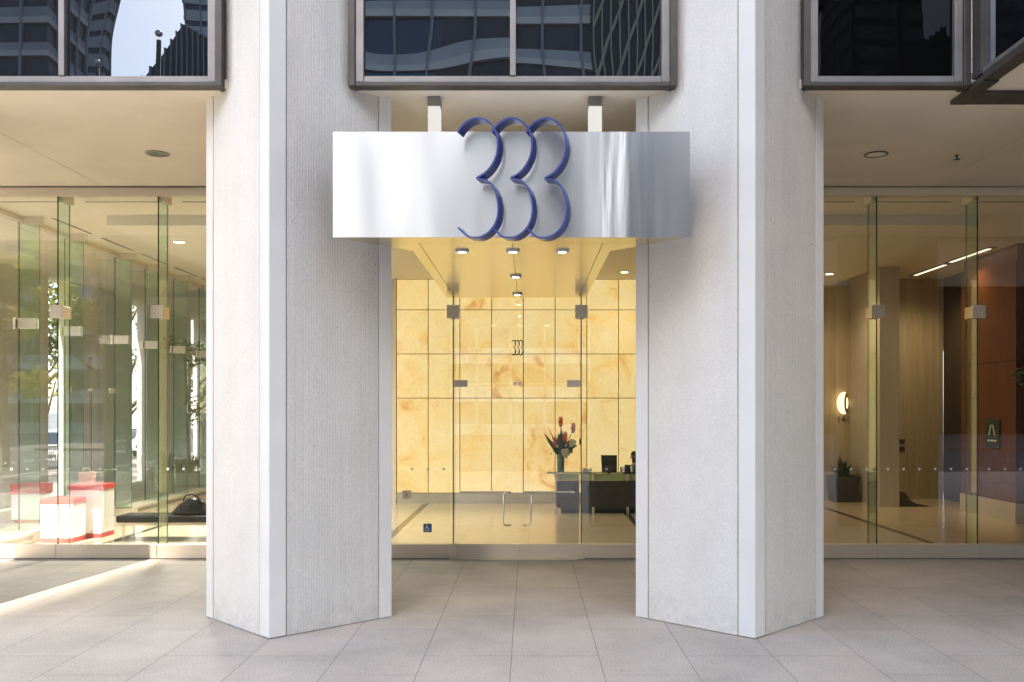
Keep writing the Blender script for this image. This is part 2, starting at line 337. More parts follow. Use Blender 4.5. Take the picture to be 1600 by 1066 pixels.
M['onyx'] = mat_onyx('backlit_onyx', 0.178)
M['onyx_joint'] = principled('onyx_joint_metal', (0.16, 0.11, 0.04), 0.4, metal=0.6)
M['pavers'] = mat_pavers('granite_pavers')
M['asphalt'] = principled('sun_bleached_asphalt', (0.085, 0.082, 0.078), 0.9, var=0.25, vscale=0.7, bump=0.4, bscale=80)
M['ground'] = principled('city_ground', (0.19, 0.18, 0.17), 0.9, var=0.15, vscale=0.1)
M['brickpave'] = principled('brick_pavement', (0.16, 0.115, 0.09), 0.85, var=0.2, vscale=0.5)
M['kerb'] = principled('kerb_granite', (0.34, 0.33, 0.32), 0.8, var=0.1)
M['floor'] = mat_tiles('limestone_floor', (0.66, 0.54, 0.37), (0.70, 0.58, 0.41), (0.48, 0.39, 0.27), 1.2, 1.2, 0.16)
M['inlay'] = principled('dark_stone_inlay', (0.10, 0.085, 0.05), 0.15)
M['travertine'] = mat_striped('travertine', (0.42, 0.33, 0.19), (0.58, 0.47, 0.30), 9, 0.6, 0.5, 0.2)
M['trav_light'] = mat_striped('pale_travertine', (0.50, 0.43, 0.32), (0.60, 0.53, 0.42), 9, 0.6, 0.5, 0.2)
M['wood'] = mat_striped('cherry_wood_panel', (0.12, 0.038, 0.008), (0.20, 0.068, 0.014), 18, 0.35, 0.5)
M['darkwood'] = mat_striped('dark_stained_wood', (0.045, 0.030, 0.014), (0.075, 0.05, 0.024), 18, 0.4, 0.5)
M['plinth'] = principled('cream_plinth_stone', (0.62, 0.54, 0.38), 0.4, var=0.06)
M['granite'] = principled('dark_granite', (0.045, 0.045, 0.05), 0.12, var=0.2, vscale=20)
M['greystone'] = principled('grey_stone_base', (0.46, 0.43, 0.36), 0.25, var=0.06)
M['blue'] = principled('blue_paint', (0.040, 0.066, 0.26), 0.28, coat=0.3)
M['white'] = principled('white_paint', (0.80, 0.79, 0.77), 0.5)
M['dot'] = principled('etched_dot', (0.75, 0.76, 0.74), 0.6)
M['black'] = principled('matte_black', (0.012, 0.012, 0.013), 0.5)
M['leather'] = principled('black_leather', (0.014, 0.013, 0.013), 0.32, bump=0.4, bscale=60)
M['lettering'] = principled('etched_lettering', (0.03, 0.022, 0.012), 0.5)
M['red'] = principled('red_card', (0.55, 0.06, 0.05), 0.5)
M['signblue'] = principled('sign_blue', (0.03, 0.09, 0.25), 0.4)
M['vinyl'] = principled('white_vinyl', (0.82, 0.84, 0.85), 0.4)
M['cream'] = principled('cream_plastic', (0.70, 0.60, 0.45), 0.4)
M['lamp'] = mat_emit('lamp_glow', (1.0, 0.84, 0.58), 6.0)
M['sconce'] = mat_emit('sconce_glow', (1.0, 0.72, 0.36), 0.55)
M['postglow'] = mat_emit('glowing_post', (1.0, 0.96, 0.90), 0.17)  # even white glow added to brighten the hanger posts
M['slotlamp'] = mat_emit('slot_lamp_glow', (1.0, 0.80, 0.55), 0.4)
M['unlit'] = principled('unlit_lens', (0.17, 0.17, 0.13), 0.25)
M['lens'] = principled('dull_lamp_lens', (0.85, 0.82, 0.70), 0.25)
M['trimring'] = principled('lamp_trim_ring', (0.55, 0.48, 0.36), 0.4)
M['leaf'] = mat_leaf('street_tree_leaves', (0.08, 0.13, 0.02), (0.30, 0.27, 0.05), 0.5)
M['leaf3'] = mat_leaf('sunlit_leaves', (0.22, 0.25, 0.04), (0.60, 0.47, 0.09), 0.6)  # leaf colour brightened so strong sun shows in the glass reflection
M['leaf2'] = mat_leaf('indoor_leaves', (0.03, 0.075, 0.02), (0.09, 0.15, 0.04), 0.25)
M['bark'] = principled('bark', (0.13, 0.10, 0.07), 0.9, var=0.3, vscale=6, bump=0.6, bscale=30)
M['pot'] = principled('dark_planter', (0.05, 0.042, 0.034), 0.5, var=0.1)
M['concpot'] = principled('concrete_planter', (0.40, 0.38, 0.34), 0.85, var=0.1)
M['tower_glass'] = mat_mirror_glass('tower_window_glass', (0.02, 0.018, 0.016), 0.09, (0.75, 0.88, 1.0), 0.0)
M['tower_span'] = principled('tower_spandrel', (0.33, 0.32, 0.32), 0.6, var=0.1, vscale=0.2)
M['tower_span_light'] = principled('tower_spandrel_light', (0.55, 0.51, 0.46), 0.6, var=0.1, vscale=0.2)
M['tower_dark'] = principled('dark_tower_cladding', (0.05, 0.045, 0.042), 0.5, var=0.2, vscale=0.3)
M['tower_black'] = principled('black_tower_glass', (0.012, 0.011, 0.010), 0.6, spec=0.1)
M['tower_cream'] = principled('tower_sill_cream', (0.74, 0.70, 0.63), 0.6, var=0.08, vscale=0.2)
M['tower_fin'] = principled('bronze_fins', (0.42, 0.33, 0.20), 0.35, metal=0.7)
M['tower_pale'] = principled('pale_tower_stone', (0.52, 0.52, 0.52), 0.7, var=0.1, vscale=0.2)
M['street_wall'] = principled('street_building_stone', (0.34, 0.30, 0.25), 0.8, var=0.15, vscale=0.4)
M['skin'] = principled('dark_skin', (0.11, 0.055, 0.032), 0.5, bump=0.1)
M['hair'] = principled('black_hair', (0.01, 0.009, 0.008), 0.7)
M['suit'] = principled('charcoal_suit', (0.018, 0.016, 0.017), 0.8)
M['shirt'] = principled('white_shirt', (0.72, 0.68, 0.62), 0.8)
M['tie'] = principled('brown_tie', (0.16, 0.06, 0.05), 0.6)
M['screen_back'] = principled('monitor_plastic', (0.022, 0.022, 0.024), 0.35)
M['vase'] = principled('green_vase_glass', (0.09, 0.17, 0.07), 0.1)
M['flower_red'] = mat_leaf('red_petals', (0.55, 0.06, 0.035), (0.68, 0.16, 0.07))
M['flower_white'] = mat_leaf('cream_petals', (0.66, 0.62, 0.42), (0.78, 0.74, 0.56), 0.5)
M['car'] = principled('silver_car_paint', (0.45, 0.46, 0.47), 0.25, metal=0.4, coat=0.6)
M['carglass'] = mat_mirror_glass('car_window', (0.01, 0.012, 0.013), 0.08, wob=0.0)
M['tyre'] = principled('tyre_rubber', (0.02, 0.02, 0.02), 0.8)
M['headlight'] = principled('headlight_lens', (0.7, 0.7, 0.68), 0.1)

# ------------------------------------------------------------------ mesh builder
class MB:
    def __init__(s): s.v = []; s.f = []; s.mi = []
    def add(s, verts, faces, mi=0):
        o = len(s.v); s.v += [Vector(v) for v in verts]
        for k, f in enumerate(faces):
            s.f.append([o + i for i in f]); s.mi.append(mi[k] if isinstance(mi, (list, tuple)) else mi)
        return s
    def box(s, x0, x1, y0, y1, z0, z1, mi=0):
        # mi may be six indices: -x +x -y +y -z +z
        v = [(x, y, z) for x in (x0, x1) for y in (y0, y1) for z in (z0, z1)]
        f = [(0, 1, 3, 2), (4, 6, 7, 5), (0, 4, 5, 1), (2, 3, 7, 6), (0, 2, 6, 4), (1, 5, 7, 3)]
        return s.add(v, f, mi)
    def prism(s, poly, z0, z1, mi=0):
        a = sum(poly[i][0] * poly[(i + 1) % len(poly)][1] - poly[(i + 1) % len(poly)][0] * poly[i][1] for i in range(len(poly)))
        if a < 0: poly = poly[::-1]
        n = len(poly)
        v = [(p[0], p[1], z0) for p in poly] + [(p[0], p[1], z1) for p in poly]
        f = [tuple(range(n))[::-1], tuple(range(n, 2 * n))] + [(i, (i + 1) % n, n + (i + 1) % n, n + i) for i in range(n)]
        return s.add(v, f, mi)
    def slabxz(s, poly, y0, y1, mi=0):
        """polygon in x,z given depth along y"""
        n = len(poly)
        a = sum(poly[i][0] * poly[(i + 1) % n][1] - poly[(i + 1) % n][0] * poly[i][1] for i in range(n))
        if a < 0: poly = poly[::-1]
        v = [(p[0], y0, p[1]) for p in poly] + [(p[0], y1, p[1]) for p in poly]
        f = [tuple(range(n)), tuple(range(n, 2 * n))[::-1]] + [((i + 1) % n, i, n + i, n + (i + 1) % n) for i in range(n)]
        return s.add(v, f, mi)
    def slabyz(s, poly, x0, x1, mi=0):
        n = len(poly)
        a = sum(poly[i][0] * poly[(i + 1) % n][1] - poly[(i + 1) % n][0] * poly[i][1] for i in range(n))
        if a < 0: poly = poly[::-1]
        v = [(x0, p[0], p[1]) for p in poly] + [(x1, p[0], p[1]) for p in poly]
        f = [tuple(range(n))[::-1], tuple(range(n, 2 * n))] + [(i, (i + 1) % n, n + (i + 1) % n, n + i) for i in range(n)]
        return s.add(v, f, mi)
    def tube(s, pts, r, n=8, mi=0, cap=True):
        pts = [Vector(p) for p in pts]; k = len(pts)
        rs = r if isinstance(r, (list, tuple)) else [r] * k
        rings = []; up = None
        for i, p in enumerate(pts):
            t = (pts[min(i + 1, k - 1)] - pts[max(i - 1, 0)]).normalized()
            if up is None:
                up = t.orthogonal().normalized()
            else:
                up = (up - t * up.dot(t)); up = up.normalized() if up.length > 1e-6 else t.orthogonal().normalized()
            b = t.cross(up)
            rings.append([p + (up * math.cos(2 * math.pi * j / n) + b * math.sin(2 * math.pi * j / n)) * rs[i] for j in range(n)])
        v = [q for ring in rings for q in ring]; f = []
        for i in range(k - 1):
            for j in range(n):
                f.append((i * n + j, i * n + (j + 1) % n, (i + 1) * n + (j + 1) % n, (i + 1) * n + j))
        if cap: f += [tuple(range(n))[::-1], tuple(range((k - 1) * n, k * n))]
        return s.add(v, f, mi)
    def lathe(s, c, prof, n=24, mi=0):
        """profile of (r, z) round the vertical through c"""
        v = []; f = []; k = len(prof)
        for r_, z in prof:
            for j in range(n):
                a = 2 * math.pi * j / n; v.append((c[0] + r_ * math.cos(a), c[1] + r_ * math.sin(a), c[2] + z))
        for i in range(k - 1):
            for j in range(n): f.append((i * n + j, i * n + (j + 1) % n, (i + 1) * n + (j + 1) % n, (i + 1) * n + j))
        f += [tuple(range(n))[::-1], tuple(range((k - 1) * n, k * n))]
        return s.add(v, f, mi)
    def ball(s, c, r, nu=14, nv=9, mi=0):
        rx, ry, rz = r if isinstance(r, (tuple, list)) else (r, r, r)
        v = [(c[0], c[1], c[2] - rz)]; f = []
        for i in range(1, nv):
            a = -math.pi / 2 + math.pi * i / nv
            for j in range(nu):
                b = 2 * math.pi * j / nu
                v.append((c[0] + rx * math.cos(a) * math.cos(b), c[1] + ry * math.cos(a) * math.sin(b), c[2] + rz * math.sin(a)))
        v.append((c[0], c[1], c[2] + rz)); t = len(v) - 1
        for j in range(nu):
            f.append((0, 1 + (j + 1) % nu, 1 + j)); f.append((t, 1 + (nv - 2) * nu + j, 1 + (nv - 2) * nu + (j + 1) % nu))
        for i in range(nv - 2):
            for j in range(nu):
                a = 1 + i * nu + j; b = 1 + i * nu + (j + 1) % nu; f.append((a, b, b + nu, a + nu))
        return s.add(v, f, mi)
    def leaves(s, c, r, n, size, mi=0, drop=0.3):
        """leaf-sized diamonds spread through an ellipsoid"""
        for _ in range(n):
            while True:
                q = Vector((rnd.uniform(-1, 1), rnd.uniform(-1, 1), rnd.uniform(-1, 1)))
                if 0.15 < q.length < 1: break
            p = Vector(c) + Vector((q.x * r[0], q.y * r[1], q.z * r[2]))
            a = Vector((rnd.gauss(0, 1), rnd.gauss(0, 1), rnd.gauss(0, 0.6) - drop)).normalized()
            b = a.cross(Vector((rnd.gauss(0, 1), rnd.gauss(0, 1), rnd.gauss(0, 1)))).normalized()
            L = size * rnd.uniform(0.7, 1.3)
            s.add([p, p + a * L * 0.5 + b * L * 0.28, p + a * L, p + a * L * 0.5 - b * L * 0.28], [(0, 1, 2, 3)], mi)
        return s

OFF = {}
def obj(mb, name, mats, parent=None, smooth=False, bevel=0.0, local=False):
    off = Vector((0, 0, 0)) if (parent is None or local) else OFF.get(parent.name, Vector((0, 0, 0)))
    me = bpy.data.meshes.new(name)
    me.from_pydata([tuple(v - off) for v in mb.v], [], mb.f)
    for m in (mats if isinstance(mats, (list, tuple)) else [mats]): me.materials.append(m)
    for p, i in zip(me.polygons, mb.mi): p.material_index = i
    if smooth:
        for p in me.polygons: p.use_smooth = True
    me.update()
    o = bpy.data.objects.new(name, me); COL.objects.link(o)
    if parent is not None: o.parent = parent
    OFF[o.name] = off
    if bevel > 0:
        bv = o.modifiers.new('edge', 'BEVEL'); bv.width = bevel; bv.segments = 2; bv.limit_method = 'ANGLE'; bv.angle_limit = R(40)
        bv.use_clamp_overlap = True
    if smooth == 'auto':
        try:
            me.set_sharp_from_angle(angle=R(40))
        except Exception: pass
    return o
def tag(o, label, cat, group=None):
    o['label'] = label; o['category'] = cat
    if group: o['group'] = group
    return o
def thing(name, label, cat, loc=(0, 0, 0), group=None, rz=0.0):
    o = bpy.data.objects.new(name, None); COL.objects.link(o)
    o.location = loc; o.rotation_euler = (0, 0, rz); o.empty_display_size = 0.2
    OFF[o.name] = Vector(loc)
    return tag(o, label, cat, group)
def structure(o): o['kind'] = 'structure'; return o
def copy_thing(root, loc, label=None, rz=None, parent=None):
    c = root.copy(); COL.objects.link(c); c.location = loc
    if rz is not None: c.rotation_euler = (0, 0, rz)
    if label: c['label'] = label
    for ch in list(root.children):
        a = ch.copy(); COL.objects.link(a); a.parent = c
        for g in list(ch.children):
            b = g.copy(); COL.objects.link(b); b.parent = a
    return c
def at(px, py, Y):
    return Vector(((px - CX) * Y / F, Y, H + (CY - py) * Y / F))
def mat2(m): return m

# ------------------------------------------------------------------ ground
YD = 14.9                                          # plane of the lobby glass
g = MB().add([(-700, -700, -0.17), (700, -700, -0.17), (700, 700, -0.17), (-700, 700, -0.17)], [(0, 1, 2, 3)])
structure(obj(g, 'ground', M['ground']))
structure(obj(MB().box(-19.0, 60, -6.0, 75, -0.16, 0.0), 'pavement', M['pavers']))
structure(obj(MB().box(-19.2, -19.004, -6.2, 75, -0.16, 0.002).box(-19.0, 60, -6.2, -6.004, -0.16, 0.002), 'kerb', M['kerb']))
structure(obj(MB().box(-31.0, -19.21, -120, 140, -0.165, -0.14).box(-19.2, 120, -28, -6.21, -0.165, -0.14).box(-120, -31.01, -28, -6.21, -0.165, -0.14), 'road', M['asphalt']))
structure(obj(MB().box(-38, -31.0, -5, 140, -0.165, 0.0).box(-31, 120, -62, -28.01, -0.165, 0.0), 'opposite_pavement', M['brickpave']))
mk = MB()
for k in range(14): mk.box(-25.2, -25.08, 8 + 6 * k, 11 + 6 * k, -0.139, -0.136)
for k in range(20): mk.box(-18 + 6 * k, -15 + 6 * k, -17.1, -16.98, -0.139, -0.136)
structure(obj(mk, 'road_markings', M['white']))
structure(obj(MB().box(-9.25, 11.9, 14.97, 27.4, 0.002, 0.006), 'lobby_floor', M['floor']))
fl = MB()
for x in (-7.6, -2.62, 2.27, 7.25): fl.box(x - 0.07, x + 0.07, 14.98, 24.0 if x > 0 else 23.6, 0.007, 0.0095)
structure(obj(fl, 'lobby_floor_inlay', M['inlay']))

# ------------------------------------------------------------------ building mass, soffits, ceilings
bld = thing('office_building', 'upper storeys and cream soffits of the office building over the arcade', 'building', (0, 20, 0))
obj(MB().box(-13.5, 12.0, 10.62, 60, 6.25, 34).box(12.001, 40, 3.0, 60, 6.25, 34), 'upper_wall', M['concrete'], bld)
ZS = 6.0
for x0, x1 in ((-13.4, -6.855), (-6.845, 6.495), (6.505, 12.0)):
    obj(MB().box(x0, x1, 10.31, 14.80, ZS, ZS + 0.1), 'soffit_panel', M['soffit'], bld)
obj(MB().box(5.09, 40, 3.0, 10.30, ZS, ZS + 0.1).box(12.0, 40, 10.30, 14.8, ZS + 0.002, ZS + 0.1), 'soffit_panel', M['soffit'], bld)
obj(MB().box(-13.4, -9.55, 14.81, 60, ZS, ZS + 0.1), 'soffit_panel', M['soffit'], bld)
obj(MB().box(-13.4, 12, 10.4, 14.9, ZS + 0.12, ZS + 0.2).box(-13.4, -9.4, 14.9, 60, ZS + 0.12, ZS + 0.2), 'soffit_backing', M['groove'], bld)
ZC, ZD = 5.95, 5.77
obj(MB().box(-9.4, -7.69, 14.9, 27.5, ZC, ZC + 0.1).box(-7.69, 8.2, 14.9, 16.8, ZC, ZC + 0.1).box(8.2, 12, 14.9, 25, ZC, ZC + 0.1), 'lobby_ceiling', M['ceiling'], bld)
obj(MB().box(-7.69, -3.45, 16.8, 27.5, ZD, ZC + 0.12), 'dropped_ceiling', M['ceiling_pale'], bld)
obj(MB().box(-3.449, 8.2, 16.8, 27.5, ZD, ZC + 0.12), 'dropped_ceiling', M['ceiling'], bld)
for px0, px1 in ((-30, 105), (133, 255), (285, 400), (1170, 1335), (1370, 1487), (1530, 1660)):
    obj(MB().box((px0 - CX) * 15.7 / F, (px1 - CX) * 15.7 / F, 15.68, 15.73, ZC - 0.004, ZC + 0.02), 'air_slot', M['unlit'], bld)
for k in range(6): obj(MB().box(-8.83, -8.77, 17.04 + 1.95 * k, 18.55 + 1.95 * k, ZC - 0.004, ZC + 0.02), 'air_slot', M['unlit'], bld)

# ------------------------------------------------------------------ concrete columns
def column(xl, xf, xr, yf, yb, label, z1=16.0):
    """three-sided column standing with one corner to the street"""
    t = thing('concrete_column', label, 'column', (xf, yf, 0), 'white three-sided columns of the arcade')
    A = Vector((xl, yb)); B = Vector((xf, yf)); C = Vector((xr, yb))
    ins = 0.016
    core = [(xl + ins * 1.5, yb - ins * 0.2), (xf, yf + ins * 1.45), (xr - ins * 1.5, yb - ins * 0.2), (xr - 0.12, yb + 0.12), (xl + 0.12, yb + 0.12)]
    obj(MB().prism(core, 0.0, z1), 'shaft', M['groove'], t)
    def plate(P, Q, a, b, out, name, mat):
        u = (Q - P); L = u.length; u /= L; nrm = Vector((u.y, -u.x))     # outward, towards the street
        if nrm.y > 0: nrm = -nrm
        p, q = P + u * a, P + u * b
        poly = [(p - nrm * 0.03), (q - nrm * 0.03), (q + nrm * out), (p + nrm * out)]
        return MB().prism([(v.x, v.y) for v in poly], 0.010, z1)
    for k, (P, Q) in enumerate(((B, A), (B, C))):
        L = (Q - P).length
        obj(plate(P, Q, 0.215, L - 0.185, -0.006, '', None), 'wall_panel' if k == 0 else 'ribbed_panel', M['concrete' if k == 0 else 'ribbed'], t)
        u = (Q - P).normalized()
        obj(plate(P, Q, L - 0.172, L - 0.004, 0.0, '', None), 'edge_trim', M['trim'], t)
    # corner trim on the nose, both faces
    u1 = (A - B).normalized(); u2 = (C - B).normalized()
    a, b = B + u1 * 0.2, B + u2 * 0.2
    obj(MB().prism([(B.x, B.y), (b.x, b.y), (b.x - 0.02, b.y + 0.06), (B.x, B.y + 0.12), (a.x + 0.02, a.y + 0.06), (a.x, a.y)][::1], 0.010, z1), 'corner_trim', M['trim'], t, bevel=0.012)
    return t
YF, YB = 9.63, 10.70
c1 = column(-3.745, -2.715, -1.59, YF, YB, 'white ribbed concrete column left of the entrance, carrying the left end of the canopy bay')
c2 = column(1.241, 2.367, 3.425, YF, YB, 'white pitted concrete column right of the entrance doors')
column(-8.82, -7.74, -6.63, YF, YB, 'white concrete column beyond the left frame edge, its shadow lying on the paving')
column(6.38, 7.44, 8.50, YF, YB, 'white concrete column beyond the right frame edge, under the projecting bay', z1=5.99)
for k in range(5):
    yc = 21.65 + 5.25 * k
    t = thing('side_column', ['wide concrete pier of the side arcade at the very left, nearest one through the glass',
                              'wide concrete pier of the side arcade with a bright sunlit edge, just right of the street view',
                              'wide concrete pier of the side arcade behind the bench, its lit edge a white strip',
                              'pier of the side arcade behind the thin planter tree', 'last pier at the far end of the side arcade'][k],
              'column', (-13.3, yc, 0), 'columns of the side arcade')
    obj(MB().box(-13.28, -12.95, yc - 0.9, yc + 3.2, 0.002, 5.995), 'shaft', M['concrete'], t)
    obj(MB().box(-12.948, -12.938, yc - 0.75, yc + 3.05, 0.01, 5.99), 'ribbed_panel', M['concrete'], t)

# ------------------------------------------------------------------ bay windows over the arcade
def window_bay(xl, xr, mulls, label, y=10.30, glass='winglass'):
    t = thing('bay_window', label, 'window', ((xl + xr) / 2, y, ZS), 'bronze windows over the arcade')
    z1 = 9.4
    fr = MB().box(xl, xl + 0.075, y - 0.10, y + 0.12, ZS - 0.008, z1).box(xl + 0.076, xr - 0.076, y - 0.085, y + 0.07, ZS - 0.006, ZS + 0.040)
    fr.box(xr - 0.075, xr, y - 0.10, y + 0.12, ZS - 0.008, z1).box(xl + 0.076, xr - 0.076, y - 0.09, y + 0.2, z1 - 0.2, z1)
    obj(fr, 'outer_frame', M['bronze'], t, bevel=0.006)
    a, b = xl + 0.076, xr - 0.076
    fi = MB().box(a, a + 0.09, y - 0.065, y + 0.1, ZS + 0.047, z1 - 0.21).box(b - 0.09, b, y - 0.065, y + 0.1, ZS + 0.047, z1 - 0.21)
    fi.box(a + 0.091, b - 0.091, y - 0.055, y + 0.1, ZS + 0.047, ZS + 0.115)
    obj(fi, 'inner_frame', M['bronze_light'], t, bevel=0.005)
    edges = [a + 0.091] + list(mulls) + [b - 0.091]
    for mx in mulls:
        obj(MB().box(mx - 0.033, mx + 0.033, y - 0.07, y + 0.1, ZS + 0.116, z1 - 0.21), 'mullion', M['bronze_light'], t, bevel=0.005)
    for i in range(len(edges) - 1):
        e0 = edges[i] + (0.034 if i else 0.001); e1 = edges[i + 1] - (0.034 if i < len(edges) - 2 else 0.001)
        obj(MB().box(e0, e1, y + 0.0, y + 0.02, ZS + 0.116, z1 - 0.21), 'pane', M[glass], t)
    return t
window_bay(-7.02, -3.40, [-5.19], 'dark framed window above the left passage, mirroring towers and a flagpole')
window_bay(-2.00, 1.645, [-0.175], 'dark framed two-pane window directly above the entrance canopy')
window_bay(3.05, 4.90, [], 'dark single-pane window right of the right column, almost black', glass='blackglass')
# the bay that comes forward at the right
pb = thing('projecting_bay', 'dark framed bay coming forward at the top right corner, its side glass blue with sky', 'window', (5.0, 8, ZS))
obj(MB().box(4.905, 5.08, 3.0, 9.95, ZS - 0.03, ZS + 0.05).box(4.905, 5.08, 9.951, 10.72, ZS - 0.05, ZS + 0.02).box(5.081, 12, 10.36, 10.71, ZS - 0.05, ZS - 0.004)
    .box(4.905, 5.08, 3.0, 10.19, 9.2, 9.4).box(4.907, 5.0, 10.0, 10.19, ZS + 0.051, 9.2), 'outer_frame', M['bronze'], pb)
obj(MB().box(4.93, 5.06, 3.0, 9.999, ZS + 0.051, ZS + 0.115), 'inner_frame', M['bronze_light'], pb)
for k in range(4):
    obj(MB().box(4.96, 4.98, 3.0 + 1.75 * k + 0.03, 3.0 + 1.75 * (k + 1) - 0.03, ZS + 0.116, 9.19), 'pane', M['bayglass'], pb)
    if k: obj(MB().box(4.925, 5.0, 3.0 + 1.75 * k - 0.029, 3.0 + 1.75 * k + 0.029, ZS + 0.116, 9.19), 'mullion', M['bronze_light'], pb)

# ------------------------------------------------------------------ canopy
can = thing('entrance_canopy', 'brushed steel box canopy with a polished gold underside over the doors', 'canopy', (-0.18, 12, 4.2))
CF = 9.6; cz0, cz1 = 4.2, 5.3
xl, xr = -2.04, 1.68
obj(MB().box(xl, xr, CF, CF + 0.012, cz0 - 0.0, cz1), 'fascia', M['fascia'], can)
nl, nr = -1.31, 0.92
poly = [(xl + 0.003, CF + 0.0125), (xr - 0.003, CF + 0.0125), (nr, 10.45), (nr, 14.78), (nl, 14.78), (nl, 10.45)]
body = MB()
n = len(poly)
obj(MB().prism(poly, cz0 + 0.03, cz1 - 0.02), 'box_body', M['fascia'], can)
obj(MB().prism(poly, cz1 - 0.0195, cz1 - 0.002), 'bounce_sheet', M['white'], can)  # unseen white top, added to bounce light up to the soffit
# underside: centre panels between two seams, border strips beside and in front
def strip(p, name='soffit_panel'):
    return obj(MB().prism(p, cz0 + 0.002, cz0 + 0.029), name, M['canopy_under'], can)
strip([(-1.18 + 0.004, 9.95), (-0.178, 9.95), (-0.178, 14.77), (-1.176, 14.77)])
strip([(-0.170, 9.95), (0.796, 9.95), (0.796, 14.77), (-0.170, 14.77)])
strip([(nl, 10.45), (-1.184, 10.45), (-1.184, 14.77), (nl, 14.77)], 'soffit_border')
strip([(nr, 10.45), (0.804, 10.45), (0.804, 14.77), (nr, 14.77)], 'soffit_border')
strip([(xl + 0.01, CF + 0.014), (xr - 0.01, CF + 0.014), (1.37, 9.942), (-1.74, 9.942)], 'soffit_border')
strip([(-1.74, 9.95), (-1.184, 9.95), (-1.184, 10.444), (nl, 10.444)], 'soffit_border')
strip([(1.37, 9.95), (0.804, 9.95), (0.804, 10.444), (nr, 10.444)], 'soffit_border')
for x0, x1 in ((-1.155, -1.015), (0.69, 0.84)):
    p = obj(MB().box(x0, x1, 10.56, 10.72, cz1, ZS - 0.115), 'hanger_post', M['postglow'], can, bevel=0.004)
    obj(MB().box(x0 - 0.004, x1 + 0.004, 10.556, 10.724, ZS - 0.114, ZS - 0.002), 'post_cap', M['bronze_light'], p)
cl = None
for (x, y) in ((-0.75, 10.4), (-0.178, 10.4), (0.38, 10.4), (-0.174, 12.35), (-0.174, 14.25)):
    l = obj(MB().lathe((x, y, cz0), [(0.04, 0.001), (0.078, 0.001), (0.078, -0.014), (0.068, -0.022), (0.046, -0.022)], 24), 'downlight', M['white'], can, smooth='auto')
    obj(MB().lathe((x, y, cz0), [(0.044, -0.012), (0.044, -0.0225), (0.02, -0.024)], 20), 'lens', M['lamp'], l)

# the big numerals
def catmull(P, k=6):
    P = [Vector(p) for p in P]; out = []
    for i in range(len(P) - 1):
        a, b, c, e = P[max(i - 1, 0)], P[i], P[i + 1], P[min(i + 2, len(P) - 1)]
        for j in range(k):
            t = j / k
            out.append(0.5 * (2 * b + (c - a) * t + (2 * a - 5 * b + 4 * c - e) * t * t + (3 * b - a - 3 * c + e) * t ** 3))
    out.append(P[-1]); return out
UP = [(110, 208), (140, 164), (185, 126), (242, 108), (300, 119), (346, 156), (378, 215), (390, 290), (378, 370), (345, 438), (300, 488), (240, 524)]
LO = [(240, 528), (305, 538), (342, 566), (370, 610), (388, 680), (393, 740), (385, 802), (360, 860), (320, 905), (272, 932), (226, 938), (182, 930), (150, 905), (112, 868)]
def ribbon(mb, pts, y0, y1, th, thin_ends=False, lean=0.0):
    n = len(pts)
    L, Rr = [], []
    for i, p in enumerate(pts):
        t = (pts[min(i + 1, n - 1)] - pts[max(i - 1, 0)]).normalized(); nn = Vector((-t.y, t.x))
        h = th / 2
        if thin_ends: h *= 0.22 + 0.78 * math.sin(math.pi * i / (n - 1)) ** 1.2
        L.append(p + nn * h); Rr.append(p - nn * h)
    v = []
    for i in range(n): v += [(L[i].x, y0, L[i].y), (Rr[i].x, y0, Rr[i].y), (Rr[i].x + lean, y1, Rr[i].y), (L[i].x + lean, y1, L[i].y)]
    f = []
    for i in range(n - 1):
        for j in range(4): f.append((4 * i + j, 4 * i + (j + 1) % 4, 4 * i + 4 + (j + 1) % 4, 4 * i + 4 + j))
    f += [(3, 2, 1, 0), (4 * n - 4, 4 * n - 3, 4 * n - 2, 4 * n - 1)]
    mb.add(v, f)
YL = 9.34
num = thing('number_sign', 'three tall blue ribbon numerals reading 333 on the steel canopy front', 'number sign', (-0.15, 9.5, 4.2))
for k in range(3):
    mb = MB()
    for P in (UP, LO):
        pts = [at(690 + (x + 237 * k) / 4.44, 160 + y / 4.44, YL) for x, y in P]
        ribbon(mb, catmull([(p.x, p.z) for p in pts]), YL + 0.004 * k, YL + 0.17 + 0.004 * k, 0.017, lean=0.042)
    nn = obj(mb, 'numeral', M['blue'], num)
    for (x, y) in ((388, 270), (390, 720)):
        st = MB(); p = at(690 + (x + 237 * k) / 4.44, 160 + y / 4.44, YL); st.tube([(p.x + 0.042, YL + 0.168, p.z), (p.x + 0.042, CF - 0.001, p.z)], 0.008, 8)
        obj(st, 'standoff', M['chrome'], nn)

